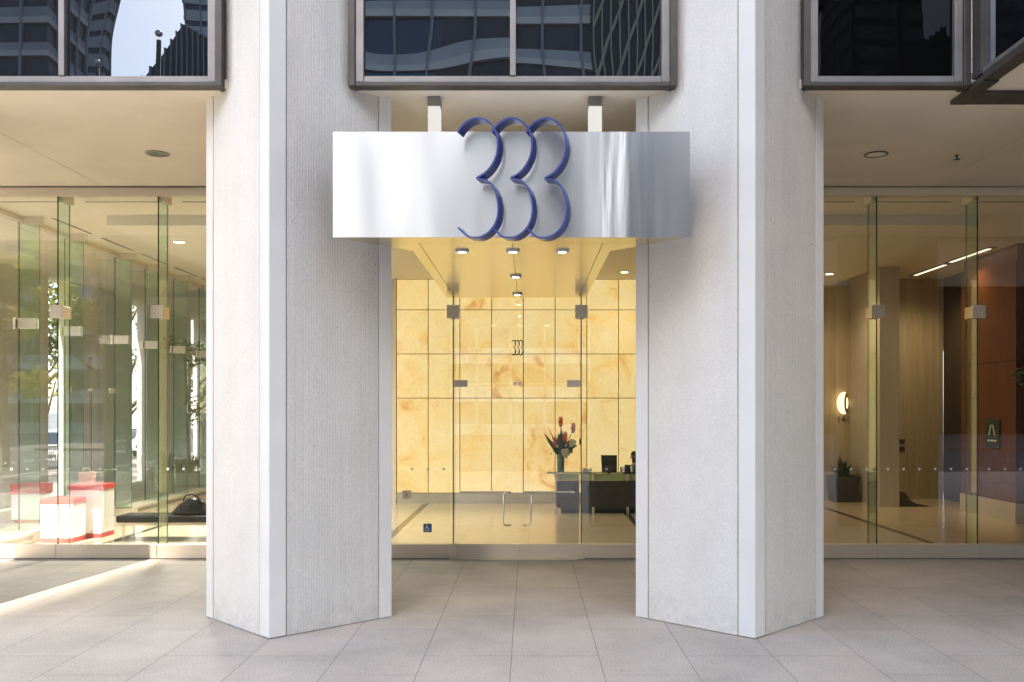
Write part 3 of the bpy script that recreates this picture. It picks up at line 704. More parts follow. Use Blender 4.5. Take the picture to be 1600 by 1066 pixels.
# ------------------------------------------------------------------ lobby glazing
def pane_y(mb, x0, x1, z0, z1, y, t=0.014): return mb.box(x0, x1, y, y + t, z0, z1, (1, 1, 0, 0, 1, 1))
def pane_x(mb, y0, y1, z0, z1, x, t=0.014): return mb.box(x, x + t, y0, y1, z0, z1, (0, 0, 1, 1, 1, 1))
GL = [M['glass'], M['edge']]; FN = [M['fin'], M['edge']]
ZT, ZH, ZSILL = 3.99, 5.86, 0.237
def glazing(label, xs, closed_fins, door=None):
    t = thing('glass_wall', label, 'glass wall', ((xs[0] + xs[-1]) / 2, YD, 0), 'frameless glass walls of the lobby front')
    obj(MB().box(xs[0], xs[-1], YD - 0.05, YD + 0.09, ZH, ZS - 0.012), 'head_rail', M['soffit'], t)
    for i in range(len(xs) - 1):
        x0, x1 = xs[i] + 0.006, xs[i + 1] - 0.006
        lo = ZSILL
        if door and abs(xs[i] - door[0]) < 0.01:
            obj(pane_y(MB(), x0, x1, 2.83, ZT - 0.005, YD), 'transom_pane', GL, t)
        else:
            obj(pane_y(MB(), x0, x1, lo, ZT - 0.005, YD), 'pane', GL, t)
            obj(MB().box(xs[i] + 0.003, xs[i + 1] - 0.003, YD - 0.055, YD + 0.06, 0.012, ZSILL), 'base_rail', M['steel'], t, bevel=0.004)
            obj(MB().box(xs[i], xs[i + 1], YD - 0.04, YD + 0.05, 0.0, 0.0115), 'base_gap', M['black'], t)
            dt = MB(); nd = max(1, int((x1 - x0) / 0.255))
            for k in range(nd):
                cx = (x0 + x1) / 2 + (k - (nd - 1) / 2) * 0.255
                dt.box(cx - 0.017, cx + 0.017, YD - 0.0035, YD - 0.0005, 1.43, 1.464)
            obj(dt, 'safety_dots', M['dot'], t)
        obj(pane_y(MB(), x0, x1, ZT + 0.005, ZH, YD), 'upper_pane', GL, t)
    for x in closed_fins:
        obj(MB().box(x - 0.009, x + 0.009, YD + 0.016, YD + 0.39, 0.006, ZH - 0.002, (0, 0, 1, 1, 1, 1)), 'glass_fin', FN, t)
        c = obj(MB().box(x - 0.1, x + 0.1, YD - 0.05, YD - 0.002, ZT - 0.105, ZT + 0.105).box(x - 0.07, x - 0.011, YD + 0.0165, YD + 0.30, ZT - 0.095, ZT + 0.095).box(x + 0.011, x + 0.07, YD + 0.0165, YD + 0.30, ZT - 0.095, ZT + 0.095), 'clamp', M['steel'], t, bevel=0.004)
        obj(MB().box(x - 0.05, x - 0.0095, YD + 0.092, YD + 0.44, ZH - 0.06, ZC - 0.001).box(x + 0.0095, x + 0.05, YD + 0.092, YD + 0.44, ZH - 0.06, ZC - 0.001), 'fin_shoe', M['soffit'], t)
    return t
glazing('frameless glass wall of the left bay, showing the sunlit side street', [-9.36, -7.615, -5.99, -4.40, -2.81], [-7.615, -5.99, -4.40, -2.81])
gm = glazing('frameless glass wall of the middle bay round the double doors, a 333 above them', [-2.805, -1.22, 0.85, 2.435], [-1.22, 0.85], door=(-1.22, 0.85))
glazing('frameless glass wall of the right bay, looking into the dim wood panelled lobby', [2.44, 4.03, 5.63, 7.26, 8.9, 10.5, 11.95], [2.44, 4.03, 5.63, 7.26, 8.9, 10.5])

def small_333(parent, local, place, h=0.235):
    for k in range(3):
        mb = MB()
        for P in (UP, LO):
            pts = []
            for x, y in P:
                u = (x - 252 + 237 * (k - 1) * 1.0) / 830 * h * 0.9; v = (523 - y) / 830 * h
                pts.append((u, v))
            n0 = len(mb.v)
            ribbon(mb, catmull(pts, 3), -0.002, 0.0, h * 0.085, True)
        mb.v = [place(v) for v in mb.v]
        obj(mb, 'numeral', M['lettering'], parent, local=local)
small_333(gm, False, lambda v: Vector((-0.187 + v.x, YD - 0.0006 + v.y, 3.41 + v.z)))

# posts beside the doors
for x in (-1.22, 0.85):
    obj(MB().box(x - 0.055, x + 0.055, YD - 0.07, YD + 0.07, 0.0005, 0.25), 'fin_base', M['steel'], gm, bevel=0.004)
# thin thresholds
obj(MB().box(-1.16, 0.79, YD - 0.14, YD + 0.08, 0.0005, 0.012), 'threshold', M['steel'], gm)

def door_leaf(label, hinge, width, sgn, rz=0.0):
    """leaf in its own axes: hinge at x=0, leaf towards sgn*x, street side -y"""
    t = thing('glass_door', label, 'door', hinge, 'frameless glass door leaves', rz)
    X = lambda a, b: (min(a * sgn, b * sgn), max(a * sgn, b * sgn))
    x0, x1 = X(0.012, width - 0.003)
    obj(MB().box(x0, x1, 0.0, 0.013, 0.2, 2.815, (1, 1, 0, 0, 1, 1)), 'pane', GL, t, local=True)
    obj(MB().box(x0, x1, -0.022, 0.035, 0.0135, 0.237), 'bottom_rail', M['steel'], t, bevel=0.005, local=True)
    a, b = X(0.0, 0.215)
    obj(MB().box(a, b, -0.016, -0.001, 2.775, 2.885).box(a, b, 0.0145, 0.03, 2.775, 2.885), 'patch_hinge', M['steel'], t, bevel=0.003, local=True)
    a, b = X(width - 0.06, width - 0.007)
    obj(MB().box(a, b, -0.015, -0.001, 2.80, 2.855).box(a, b, 0.0145, 0.028, 2.80, 2.855), 'strike_plate', M['steel'], t, local=True)
    xe, xo = (width - 0.11) * sgn, (width - 0.215) * sgn
    zt, zb = 1.07, 0.545
    pts = [(xe, 0.0, zt), (xe, -0.05, zt), (xe, -0.075, zt), (xe * 0.7 + xo * 0.3, -0.085, zt), (xo * 0.85 + xe * 0.15, -0.085, zt - 0.004), (xo, -0.085, zt - 0.035),
           (xo, -0.085, zb + 0.035), (xo * 0.85 + xe * 0.15, -0.085, zb + 0.004), (xe * 0.7 + xo * 0.3, -0.085, zb), (xe, -0.075, zb), (xe, -0.05, zb), (xe, 0.0, zb)]
    obj(MB().tube(pts, 0.0135, 10), 'pull_handle', M['chrome'], t, smooth='auto', local=True)
    h2 = obj(MB().tube([(xe, 0.0135, zt), (xe, 0.07, zt), (xo, 0.08, zt), (0.13 * sgn, 0.08, zt), (0.10 * sgn, 0.07, zt), (0.10 * sgn, 0.0135, zt)], 0.013, 10), 'push_bar', M['chrome'], t, smooth='auto', local=True)
    return t
door_leaf('left leaf of the glass entrance doors under the canopy', (-1.205, YD, 0.0), 1.018, 1)
door_leaf('right leaf of the glass entrance doors, nearer the reception desk', (0.835, YD, 0.0), 1.018, -1)

# side glass wall
XS = -9.37
sw = thing('side_glass_wall', 'long glass wall receding along the side street at the far left', 'glass wall', (XS, 21, 0))
ys = [14.99, 16.93, 18.6, 20.85, 22.5, 24.3, 26.2, 28.0]
obj(MB().box(XS - 0.08, XS + 0.09, 14.96, 28, ZH, ZC - 0.002), 'head_rail', M['soffit'], sw)
for i in range(len(ys) - 1):
    y0, y1 = ys[i] + 0.006, ys[i + 1] - 0.006
    if i == 2:
        obj(pane_x(MB(), y0, y1, 2.83, ZT - 0.005, XS), 'transom_pane', GL, sw)
    else:
        obj(pane_x(MB(), y0, y1, 0.20, ZT - 0.005, XS), 'pane', GL, sw)
        dt = MB(); nd = int((y1 - y0) / 0.255)
        for k in range(nd):
            c = (y0 + y1) / 2 + (k - (nd - 1) / 2) * 0.255; dt.box(XS + 0.0145, XS + 0.017, c - 0.017, c + 0.017, 1.43, 1.464)
        obj(dt, 'safety_dots', M['dot'], sw)
        cb = obj(MB().box(XS - 0.05, XS + 0.42, y0, y1, 0.0065, 0.2), 'heater_curb', M['cream'], sw, bevel=0.005)
        vt = MB()
        for k in range(int((y1 - y0 - 0.5) / 0.035)): vt.box(XS + 0.4205, XS + 0.423, y0 + 0.25 + 0.035 * k, y0 + 0.27 + 0.035 * k, 0.07, 0.15)
        obj(vt, 'vent_grille', M['bronze_light'], cb)
    obj(pane_x(MB(), y0, y1, ZT + 0.005, ZH, XS), 'upper_pane', GL, sw)
    if i:
        y = ys[i]
        obj(MB().box(XS + 0.016, XS + 0.39, y - 0.009, y + 0.009, 0.201, ZH - 0.002, (1, 1, 0, 0, 1, 1)), 'glass_fin', FN, sw)
        obj(MB().box(XS - 0.05, XS - 0.002, y - 0.1, y + 0.1, ZT - 0.105, ZT + 0.105).box(XS + 0.0165, XS + 0.34, y - 0.07, y - 0.011, ZT - 0.095, ZT + 0.095).box(XS + 0.0165, XS + 0.34, y + 0.011, y + 0.07, ZT - 0.095, ZT + 0.095), 'clamp', M['steel'], sw, bevel=0.004)
        obj(MB().box(XS + 0.092, XS + 0.44, y - 0.05, y + 0.05, ZH - 0.05, ZC - 0.001), 'fin_shoe', M['soffit'], sw)
small_333(sw, False, lambda v: Vector((XS - 0.001 - v.y, 19.72 - v.x, 3.41 + v.z)))
door_leaf('nearer leaf of the glass doors in the side wall', (XS, 18.62, 0.004), 1.1, -1, R(-90))
door_leaf('farther leaf of the glass doors in the side wall', (XS, 20.83, 0.004), 1.1, 1, R(-90))

# wheelchair mark
def wheelchair(mb, c, s, y0, y1):
    def P(u, v): return (c[0] + u * s, c[1] + v * s)
    def bar(a, b, wd):
        a, b = Vector(P(*a)), Vector(P(*b)); t = (b - a).normalized(); nn = Vector((-t.y, t.x)) * wd * s / 2
        mb.slabxz([tuple(a + nn), tuple(a - nn), tuple(b - nn), tuple(b + nn)], y0, y1)
    mb.slabxz([P(-0.07 + 0.075 * math.cos(k * math.pi / 6), 0.36 + 0.075 * math.sin(k * math.pi / 6)) for k in range(12)], y0, y1)
    bar((-0.07, 0.27), (-0.05, -0.04), 0.10); bar((-0.06, 0.12), (0.16, 0.12), 0.07)
    bar((-0.05, -0.04), (0.19, -0.04), 0.09); bar((0.18, -0.02), (0.28, -0.27), 0.08); bar((0.27, -0.26), (0.37, -0.22), 0.07)
    arc = [R(115 + k * 18) for k in range(13)]
    for a, b in zip(arc, arc[1:]):
        mb.slabxz([P(-0.02 + 0.23 * math.cos(a), -0.13 + 0.23 * math.sin(a)), P(-0.02 + 0.30 * math.cos(a), -0.13 + 0.30 * math.sin(a)),
                   P(-0.02 + 0.30 * math.cos(b), -0.13 + 0.30 * math.sin(b)), P(-0.02 + 0.23 * math.cos(b), -0.13 + 0.23 * math.sin(b))], y0, y1)
p = at(668, 825, YD)
t = thing('access_sticker', 'small blue wheelchair sticker low on the glass left of the doors', 'sticker', (p.x, YD, p.z))
obj(MB().box(p.x - 0.068, p.x + 0.068, YD - 0.003, YD - 0.0006, p.z - 0.068, p.z + 0.068), 'backing', M['signblue'], t)
mb = MB(); wheelchair(mb, (p.x - 0.005, p.z), 0.125, YD - 0.0042, YD - 0.0031); obj(mb, 'wheelchair_mark', M['vinyl'], t)
p = at(636, 773, YD)
t = thing('door_button', 'small cream push plate box on the glass near the left column', 'push button', (p.x, YD, p.z))
obj(MB().box(p.x - 0.072, p.x + 0.072, YD - 0.07, YD - 0.001, p.z - 0.072, p.z + 0.072), 'housing', M['cream'], t, bevel=0.008)
mb = MB(); wheelchair(mb, (p.x, p.z), 0.09, YD - 0.0735, YD - 0.0705); obj(mb, 'wheelchair_mark', M['red'], t)

# ------------------------------------------------------------------ lobby interior
YW = 23.7
ow = thing('onyx_wall', 'glowing honey-coloured onyx wall of large slabs behind the reception desk', 'feature wall', (0, YW, 0))
obj(MB().box(-3.40, 3.13, YW + 0.03, YW + 0.25, 0.006, ZD - 0.001), 'backing', M['onyx_joint'], ow)
obj(MB().box(-3.40, 3.13, YW - 0.02, YW + 0.029, 0.0065, 0.262), 'stone_base', M['greystone'], ow)
rows = [0.268, 2.71, 3.845, 4.98, 5.765]
for i in range(8):
    for j in range(4):
        x0 = -3.40 + 0.816 * i
        obj(MB().box(x0 + 0.011, x0 + 0.805, YW, YW + 0.0295, rows[j] + 0.010, rows[j + 1] - 0.010), 'onyx_slab', M['onyx'], ow)
obj(MB().box(-3.52, -3.405, YW - 0.05, YW + 0.25, 0.006, ZD - 0.001), 'end_post', M['steel'], ow)

lw_ = thing('lobby_wall', 'plain beige walls closing the back of the lobby', 'wall', (0, 27, 0))
obj(MB().box(-9.3, -3.4, 27.5, 27.7, 0, ZD).box(-3.51, -3.41, YW + 0.26, 27.5, 0.006, ZD - 0.001), 'plaster_wall', M['ceiling'], lw_)
tw = thing('travertine_wall', 'vertically veined beige travertine wall and pier behind the right glass', 'wall', (8, 24.9, 0))
obj(MB().box(3.14, 8.68, 24.9, 25.1, 0.006, 5.769).box(3.14, 3.3, YW, 24.89, 0.006, 5.769), 'stone_wall', M['travertine'], tw)
obj(MB().box(8.685, 9.17, 22.8, 25.1, 0.006, 5.949), 'stone_pier', M['trav_light'], tw)
obj(MB().box(9.175, 11.2, 24.9, 25.1, 0.006, 5.949), 'recess_wall', M['travertine'], tw)
dw = thing('side_passage_wall', 'very dark wood wall with a dark door and lever handle beside the travertine recess', 'wall', (11.2, 23.4, 0))
obj(MB().box(11.2, 11.4, 22.02, 24.89, 0.006, 5.949), 'wood_panel', M['darkwood'], dw)
dd = obj(MB().box(11.17, 11.199, 22.9, 24.6, 0.006, 3.9), 'door_panel', M['darkwood'], dw)
obj(MB().box(11.10, 11.169, 22.98, 23.0, 1.44, 1.47).box(11.09, 11.105, 22.98, 23.14, 1.44, 1.47), 'lever_handle', M['chrome'], dd)
wb = thing('wood_panelled_block', 'red-brown cherry wood block on a cream stone plinth at the far right', 'wall', (11, 20.7, 0))
obj(MB().box(10.33, 12.0, 19.53, 22.0, 0.42, 3.45).box(10.33, 12, 19.53, 22.0, 3.465, 5.58), 'wood_panel', M['wood'], wb)
obj(MB().box(10.34, 12.0, 19.54, 21.99, 3.445, 3.47), 'panel_joint', M['black'], wb)
obj(MB().box(10.3, 12.0, 19.5, 22.01, 0.006, 0.42), 'plinth', M['plinth'], wb)
obj(MB().box(11.95, 12.1, 15.0, 19.49, 0.006, 5.949).box(10.4, 12, 19.6, 22, 5.585, 5.949), 'side_wall', M['wood'], wb)
# glass plaque on the wood
ps = at(1552, 678, 10.33 * F / (1552 - CX)); 
pl = thing('wall_plaque', 'small square glass plaque with a pale peaked emblem on the cherry wood', 'sign', (10.3, ps.y, ps.z))
obj(MB().box(10.30, 10.308, ps.y - 0.32, ps.y + 0.32, ps.z - 0.32, ps.z + 0.32), 'glass_plate', principled('plaque_glass', (0.05, 0.065, 0.045), 0.2), pl)
e = MB()
for sg in (-1, 1):
    e.slabyz([(ps.y + sg * 0.02, ps.z + 0.2), (ps.y + sg * 0.06, ps.z + 0.2), (ps.y + sg * 0.15, ps.z - 0.03), (ps.y + sg * 0.10, ps.z - 0.03)], 10.294, 10.2985)
e.box(10.294, 10.2985, ps.y - 0.2, ps.y + 0.2, ps.z - 0.17, ps.z - 0.13)
obj(e, 'emblem', M['dot'], pl)
for a in (-1, 1):
    for b in (-1, 1): obj(MB().tube([(10.285, ps.y + a * 0.28, ps.z + b * 0.28), (10.33, ps.y + a * 0.28, ps.z + b * 0.28)], 0.018, 10), 'standoff', M['chrome'], pl)
for k, py in enumerate((690, 702)):
    p = at(1408, py, 24.88)
    tag(obj(MB().box(p.x - 0.05, p.x + 0.10, 24.87, 24.899, p.z - 0.06, p.z + 0.06), 'switch_plate', M['bronze'], bevel=0.005), ['upper dark switch plate in the travertine recess', 'lower dark switch plate in the travertine recess'][k], 'switch', 'switch plates in the recess')
# text on the wall
def text_mesh(body, size, name, mat, parent, loc, off):
    cu = bpy.data.curves.new(name, 'FONT'); cu.body = body; cu.size = size; cu.extrude = 0.004; cu.align_x = 'CENTER'; cu.align_y = 'CENTER'
    o = bpy.data.objects.new(name, cu); COL.objects.link(o)
    bpy.context.view_layer.update()
    me = bpy.data.meshes.new_from_object(o.evaluated_get(bpy.context.evaluated_depsgraph_get()))
    bpy.data.objects.remove(o); me.materials.clear(); me.materials.append(mat)
    q = bpy.data.objects.new(name, me); COL.objects.link(q); q.rotation_euler = (R(90), 0, 0)
    q.location = Vector(loc) - Vector(off); q.parent = parent
    return q
p = at(1323, 656, 24.88)
fs = thing('floor_number_sign', 'dark floor numbers 14-33 on the travertine under the lit sconce', 'sign', (p.x, 24.89, p.z))
text_mesh('14-33', 0.23, 'lettering', M['lettering'], fs, (p.x, 24.893, p.z), (p.x, 24.89, p.z))
# sconce
p = at(1314, 630, 24.85)
sc = thing('wall_sconce', 'glowing crescent wall sconce on the travertine wall', 'wall lamp', (p.x, 24.85, p.z))
def crescent(x, y0, y1, hh, bulge, inner, mb):
    A = [(x - bulge * math.cos(a), p.z + hh * math.sin(a)) for a in [R(-80 + 16 * k) for k in range(11)]]
    B = [(x - inner * math.cos(a), p.z + hh * 0.97 * math.sin(a)) for a in [R(80 - 16 * k) for k in range(11)]]
    poly = A + B; n2 = len(poly)
    for k in range(10):
        mb.slabxz([A[k], A[k + 1], B[9 - k], B[10 - k]], y0, y1)
m_ = MB(); crescent(p.x + 0.1, 24.70, 24.88, 0.30, 0.20, 0.07, m_); obj(m_, 'lit_shade', M['sconce'], sc)
m_ = MB(); crescent(p.x + 0.13, 24.66, 24.89, 0.27, 0.095, 0.055, m_); obj(m_, 'metal_band', M['bronze'], sc)
m_ = MB(); m_.ball((p.x + 0.16, 24.86, p.z), (0.035, 0.03, 0.15)); obj(m_, 'inner_bulb', M['sconce'], sc, smooth=True)
# ceiling strips, lit
for k, (y0, y1) in enumerate(((20.2, 22.05), (22.45, 24.2))):
    t = thing('ceiling_strip_light', ['lit linear ceiling light over the cherry wood block', 'lit linear ceiling light over the travertine recess'][k], 'ceiling light', (10.1, y0, ZC), 'lit ceiling strips on the right')
    xx = 10.1 if k == 0 else 10.15
    obj(MB().box(xx - 0.1, xx + 0.1, y0 - 0.15, y1 + 0.15, ZC - 0.012, ZC - 0.001), 'slot_frame', M['bronze'], t)
    obj(MB().box(xx - 0.05, xx + 0.05, y0, y1, ZC - 0.018, ZC - 0.0125), 'diffuser', M['slotlamp'], t)
# recessed round lights
def can_light(px, py, z, dia, label, lens, ring=M['trimring']):
    Y = (z - H) * F / (CY - py); X = (px - CX) * Y / F
    t = thing('recessed_downlight', label, 'ceiling light', (X, Y, z), 'round recessed downlights')
    r = dia / 2
    obj(MB().lathe((X, Y, z), [(r * 0.82, -0.001), (r, -0.001), (r, -0.008), (r * 0.84, -0.014), (r * 0.82, -0.006)], 32), 'trim_ring', ring, t, smooth='auto')
    obj(MB().lathe((X, Y, z), [(r * 0.81, -0.002), (r * 0.81, -0.006), (r * 0.4, -0.008)], 32), 'lens', lens, t)
    return X, Y
can_light(246, 240, ZS, 0.33, 'unlit round downlight in the soffit of the left passage', M['unlit'], M['bronze_light'])
can_light(1369, 241, ZS, 0.33, 'pale round downlight in the soffit right of the right column', M['lens'], M['bronze'])
lit = [can_light(280, 378, ZD, 0.26, 'small bright downlight in the lobby ceiling at the left', M['lamp']),
       can_light(976, 425, ZD, 0.22, 'small bright downlight in the lobby ceiling above the desk', M['lamp']),
       can_light(1296, 428, ZD, 0.22, 'small downlight in the lobby ceiling near the travertine wall', M['lamp'])]
def lamp(name, loc, watts, size=70, col=(1, 0.78, 0.48), r=0.09):
    l = bpy.data.lights.new(name, 'SPOT'); l.energy = watts; l.spot_size = R(150); l.spot_blend = 0.8; l.color = col; l.shadow_soft_size = r
    o = bpy.data.objects.new(name, l); COL.objects.link(o); o.location = loc
for (x, y), wt in zip(lit, (900, 32, 52)): lamp('downlight_beam', (x, y, ZD - 0.03), wt, r=0.35 if x < 0 else 0.09, col=(0.97, 1.0, 0.88) if x < 0 else (1, 0.78, 0.48))
lamp('strip_beam', (10.05, 21.1, ZC - 0.04), 26, r=0.4)
lamp('strip_beam', (10.1, 23.3, ZC - 0.04), 55, r=0.4)
p = at(1495, 242, 13.0)
tag(obj(MB().lathe((p.x, p.y, ZS), [(0.02, 0), (0.022, -0.02), (0.012, -0.03), (0.012, -0.06), (0.045, -0.062), (0.045, -0.068), (0.005, -0.075)], 14), 'sprinkler_head', M['bronze'], smooth='auto'), 'tiny fire sprinkler head in the soffit at the upper right', 'sprinkler')

# reception desk
dk = thing('reception_desk', 'dark granite reception desk with a green glass counter', 'desk', (2.1, 21.7, 0))
obj(MB().box(0.64, 3.7, 21.32, 21.42, 0.13, 0.765).box(0.64, 0.74, 21.43, 22.3, 0.13, 0.765), 'granite_front', M['granite'], dk, bevel=0.004)
obj(MB().box(0.75, 3.6, 21.44, 21.5, 0.006, 0.13), 'kick_plate', M['black'], dk)
obj(MB().box(0.75, 3.7, 21.43, 22.25, 0.72, 0.76), 'work_top', M['darkwood'], dk)
for x in (0.62, 1.46, 2.26, 3.06): 
    obj(MB().box(x, x + 0.06, 21.29, 21.318, 0.006, 0.16), 'metal_foot', M['steel'], dk); obj(MB().box(x, x + 0.06, 21.29, 21.33, 0.768, 0.93), 'metal_bracket', M['steel'], dk)
obj(MB().box(0.62, 3.7, 21.335, 21.35, 0.77, 0.93, (1, 1, 0, 0, 1, 1)), 'glass_riser', [principled('frosted_green_glass', (0.42, 0.45, 0.24), 0.3), M['edge']], dk)
obj(MB().box(0.43, 3.7, 21.2, 21.62, 0.958, 0.976, (1, 1, 1, 1, 0, 0)), 'glass_counter', FN, dk)
obj(MB().box(0.40, 3.7, 21.24, 21.6, 0.93, 0.942, (1, 1, 1, 1, 0, 0)), 'glass_counter', FN, dk)
mo = thing('computer_monitor', 'black computer monitor seen from behind on the reception desk', 'monitor', (1.93, 21.85, 0.76))
obj(MB().add([(1.735, 21.80, 0.95), (2.09, 21.78, 0.95), (2.09, 21.80, 1.335), (1.715, 21.82, 1.335), (1.735, 21.85, 0.95), (2.09, 21.83, 0.95), (2.09, 21.85, 1.335), (1.715, 21.87, 1.335)],
    [(0, 1, 2, 3), (7, 6, 5, 4), (0, 4, 5, 1), (1, 5, 6, 2), (2, 6, 7, 3), (3, 7, 4, 0)]), 'screen', M['screen_back'], mo, bevel=0.01)
vt = MB()
for k in range(5): vt.box(1.79, 2.0, 21.772, 21.779, 0.99 + 0.025 * k, 1.0 + 0.025 * k)
obj(vt, 'vent', principled('vent_grey', (0.2, 0.2, 0.2), 0.5), mo)
obj(MB().box(1.87, 1.95, 21.86, 21.9, 0.77, 1.1).lathe((1.91, 21.88, 0.762), [(0.12, 0), (0.12, 0.015), (0.04, 0.02)], 20), 'stand', M['screen_back'], mo)
tag(obj(MB().box(1.25, 1.5, 21.66, 21.9, 0.761, 0.80).box(1.27, 1.48, 21.68, 21.88, 0.801, 1.0).box(1.28, 1.4, 21.7, 21.86, 1.0, 1.03), 'desk_phone', M['white'], bevel=0.01), 'small pale desk phone beside the monitor', 'telephone')
for k, x in enumerate((2.17, 2.24, 2.33, 2.41)):
    tag(obj(MB().lathe((x, 21.6, 0.977), [(0.02, 0), (0.025, 0.05), (0.022, 0.09 + 0.02 * (k % 2))], 12), 'pen_cup', M['chrome'] if k % 2 else M['black'], smooth='auto'), 'small cup among the things in front of the receptionist', 'cup', 'cups on the glass counter')
# flower vase
vx, vy, vz = 0.745, 21.42, 0.977
va = thing('flower_vase', 'green glass vase of red ginger and white anthurium flowers on the desk', 'flower vase', (vx, vy, vz))
obj(MB().lathe((vx, vy, vz), [(0.082, 0.0), (0.084, 0.02), (0.088, 0.4), (0.078, 0.4), (0.07, 0.05)], 20), 'vase', M['vase'], va, smooth='auto')
def blade(mb, base, tip, wd, bend=0.15):
    base, tip = Vector(base), Vector(tip); t = tip - base; side = t.cross(Vector((0, 1, 0))).normalized()
    mid = base + t * 0.55 + Vector((0, 0, bend * t.length)) * 0.4
    mb.add([base, mid + side * wd / 2 + Vector((0, -0.01, 0)), tip, mid - side * wd / 2 + Vector((0, 0.01, 0))], [(0, 1, 2, 3)])
lf = MB(); top = vz + 0.4
for (dx, dz, wd) in ((-0.40, 0.50, 0.09), (-0.22, 0.30, 0.1), (0.02, 0.62, 0.14), (-0.06, 0.50, 0.12), (0.30, 0.34, 0.13), (0.32, 0.18, 0.14), (0.24, 0.08, 0.12), (0.16, 0.5, 0.08), (-0.28, 0.62, 0.03), (0.36, 0.26, 0.1), (-0.12, 0.2, 0.12), (0.2, 0.24, 0.15)):
    blade(lf, (vx + dx * 0.1, vy, top - 0.1), (vx + dx, vy + rnd.uniform(-0.12, 0.12), top + dz), wd)
lf.leaves((vx + 0.2, vy + 0.05, top + 0.18), (0.16, 0.12, 0.16), 40, 0.09); lf.leaves((vx - 0.08, vy, top + 0.06), (0.14, 0.1, 0.1), 24, 0.08)
for (dx, dz) in ((0.0, 0.70), (0.29, 0.58), (0.10, 0.36), (-0.13, 0.25)): lf.tube([(vx, vy, top - 0.2), (vx + dx * 0.5, vy - 0.02, top + dz * 0.4), (vx + dx, vy - 0.03, top + dz)], 0.008, 6)
obj(lf, 'leaves', M['leaf2'], va)
for (dx, dz, s) in ((0.0, 0.72, 0.10), (0.29, 0.58, 0.10), (0.10, 0.36, 0.11), (-0.13, 0.25, 0.10)):
    b = MB()
    for k in range(26):
        a = k * 2.4; h = (k / 26) * s * 2.2 - s; rr = s * (1 - abs(h / s) * 0.4) * 0.6
        q = Vector((vx + dx + math.cos(a) * rr * 0.5, vy - 0.04 + math.sin(a) * rr * 0.5, top + dz + h))
        tp = q + Vector((math.cos(a) * rr, math.sin(a) * rr, s * 0.7)); si = Vector((-math.sin(a), math.cos(a), 0)) * s * 0.3
        b.add([q - si, q + si, tp], [(0, 1, 2)])
    obj(b, 'ginger_bloom', M['flower_red'], va)
wf = MB()
for (cx_, cz_, r_, tilt) in ((0.10, 0.05, 0.16, 0.2), (0.27, 0.28, 0.13, -0.5)):
    pts = [(0, -1.0), (0.45, -0.5), (0.62, 0.1), (0.45, 0.5), (0.15, 0.55), (0, 0.42), (-0.15, 0.55), (-0.45, 0.5), (-0.62, 0.1), (-0.45, -0.5)]
    q = [(vx + cx_ + (a * math.cos(tilt) - b * math.sin(tilt)) * r_, top + cz_ + (a * math.sin(tilt) + b * math.cos(tilt)) * r_) for a, b in pts]
    wf.slabxz(q, vy - 0.13, vy - 0.125)
obj(wf, 'anthurium', M['flower_white'], va)

# receptionist, seated behind the desk
def skin_mesh(name, mats, parent, chains, root_co, sub=2, fingers=None):
    """chains: lists of (point, radius) that share points; grown into one continuous skin"""
    idx = {}; V = []; E = []; Rd = []
    def vid(p, r):
        k = tuple(round(c, 4) for c in p)
        if k not in idx: idx[k] = len(V); V.append(k); Rd.append(r)
        return idx[k]
    for ch in chains:
        ids = [vid(p, r) for p, r in ch]
        E += [(a, b) for a, b in zip(ids, ids[1:])]
    off = OFF.get(parent.name, Vector((0, 0, 0)))
    me = bpy.data.meshes.new(name); me.from_pydata([tuple(Vector(v) - off) for v in V], E, [])
    o = bpy.data.objects.new(name, me); COL.objects.link(o); o.parent = parent; OFF[o.name] = off
    sk = o.modifiers.new('skin', 'SKIN'); sk.use_smooth_shade = True
    ri = idx[tuple(round(c, 4) for c in root_co)]
    for i, sv in enumerate(me.skin_vertices[0].data):
        r = Rd[i]; sv.radius = r if isinstance(r, tuple) else (r, r); sv.use_root = (i == ri)
    ss = o.modifiers.new('sub', 'SUBSURF'); ss.levels = sub; ss.render_levels = sub
    dg = bpy.context.evaluated_depsgraph_get(); bpy.context.view_layer.update()
    m2 = bpy.data.meshes.new_from_object(o.evaluated_get(bpy.context.evaluated_depsgraph_get()))
    o.modifiers.clear(); o.data = m2; m2.materials.clear()
    for m in (mats if isinstance(mats, (list, tuple)) else [mats]): m2.materials.append(m)
    for pl_ in m2.polygons: pl_.use_smooth = True
    return o
px_, py_ = 2.56, 22.42
per = thing('person', 'seated receptionist in a dark suit and white shirt looking down at the desk', 'person', (px_, py_, 0.006))
def pt(x, y, z): return (px_ + x, py_ + y, z)
pel = pt(0, 0.05, 0.55); che = pt(0, -0.02, 0.93); nec = pt(0, -0.06, 1.10)
chains = [[(pel, (0.15, 0.11)), (pt(0, 0.03, 0.74), (0.14, 0.10)), (che, (0.155, 0.105)), (pt(0, -0.05, 1.05), (0.09, 0.075)), (nec, 0.052), (pt(0, -0.075, 1.16), 0.055),
           (pt(0, -0.095, 1.22), (0.07, 0.08)), (pt(0, -0.10, 1.29), (0.074, 0.09)), (pt(0, -0.09, 1.36), (0.06, 0.07))]]
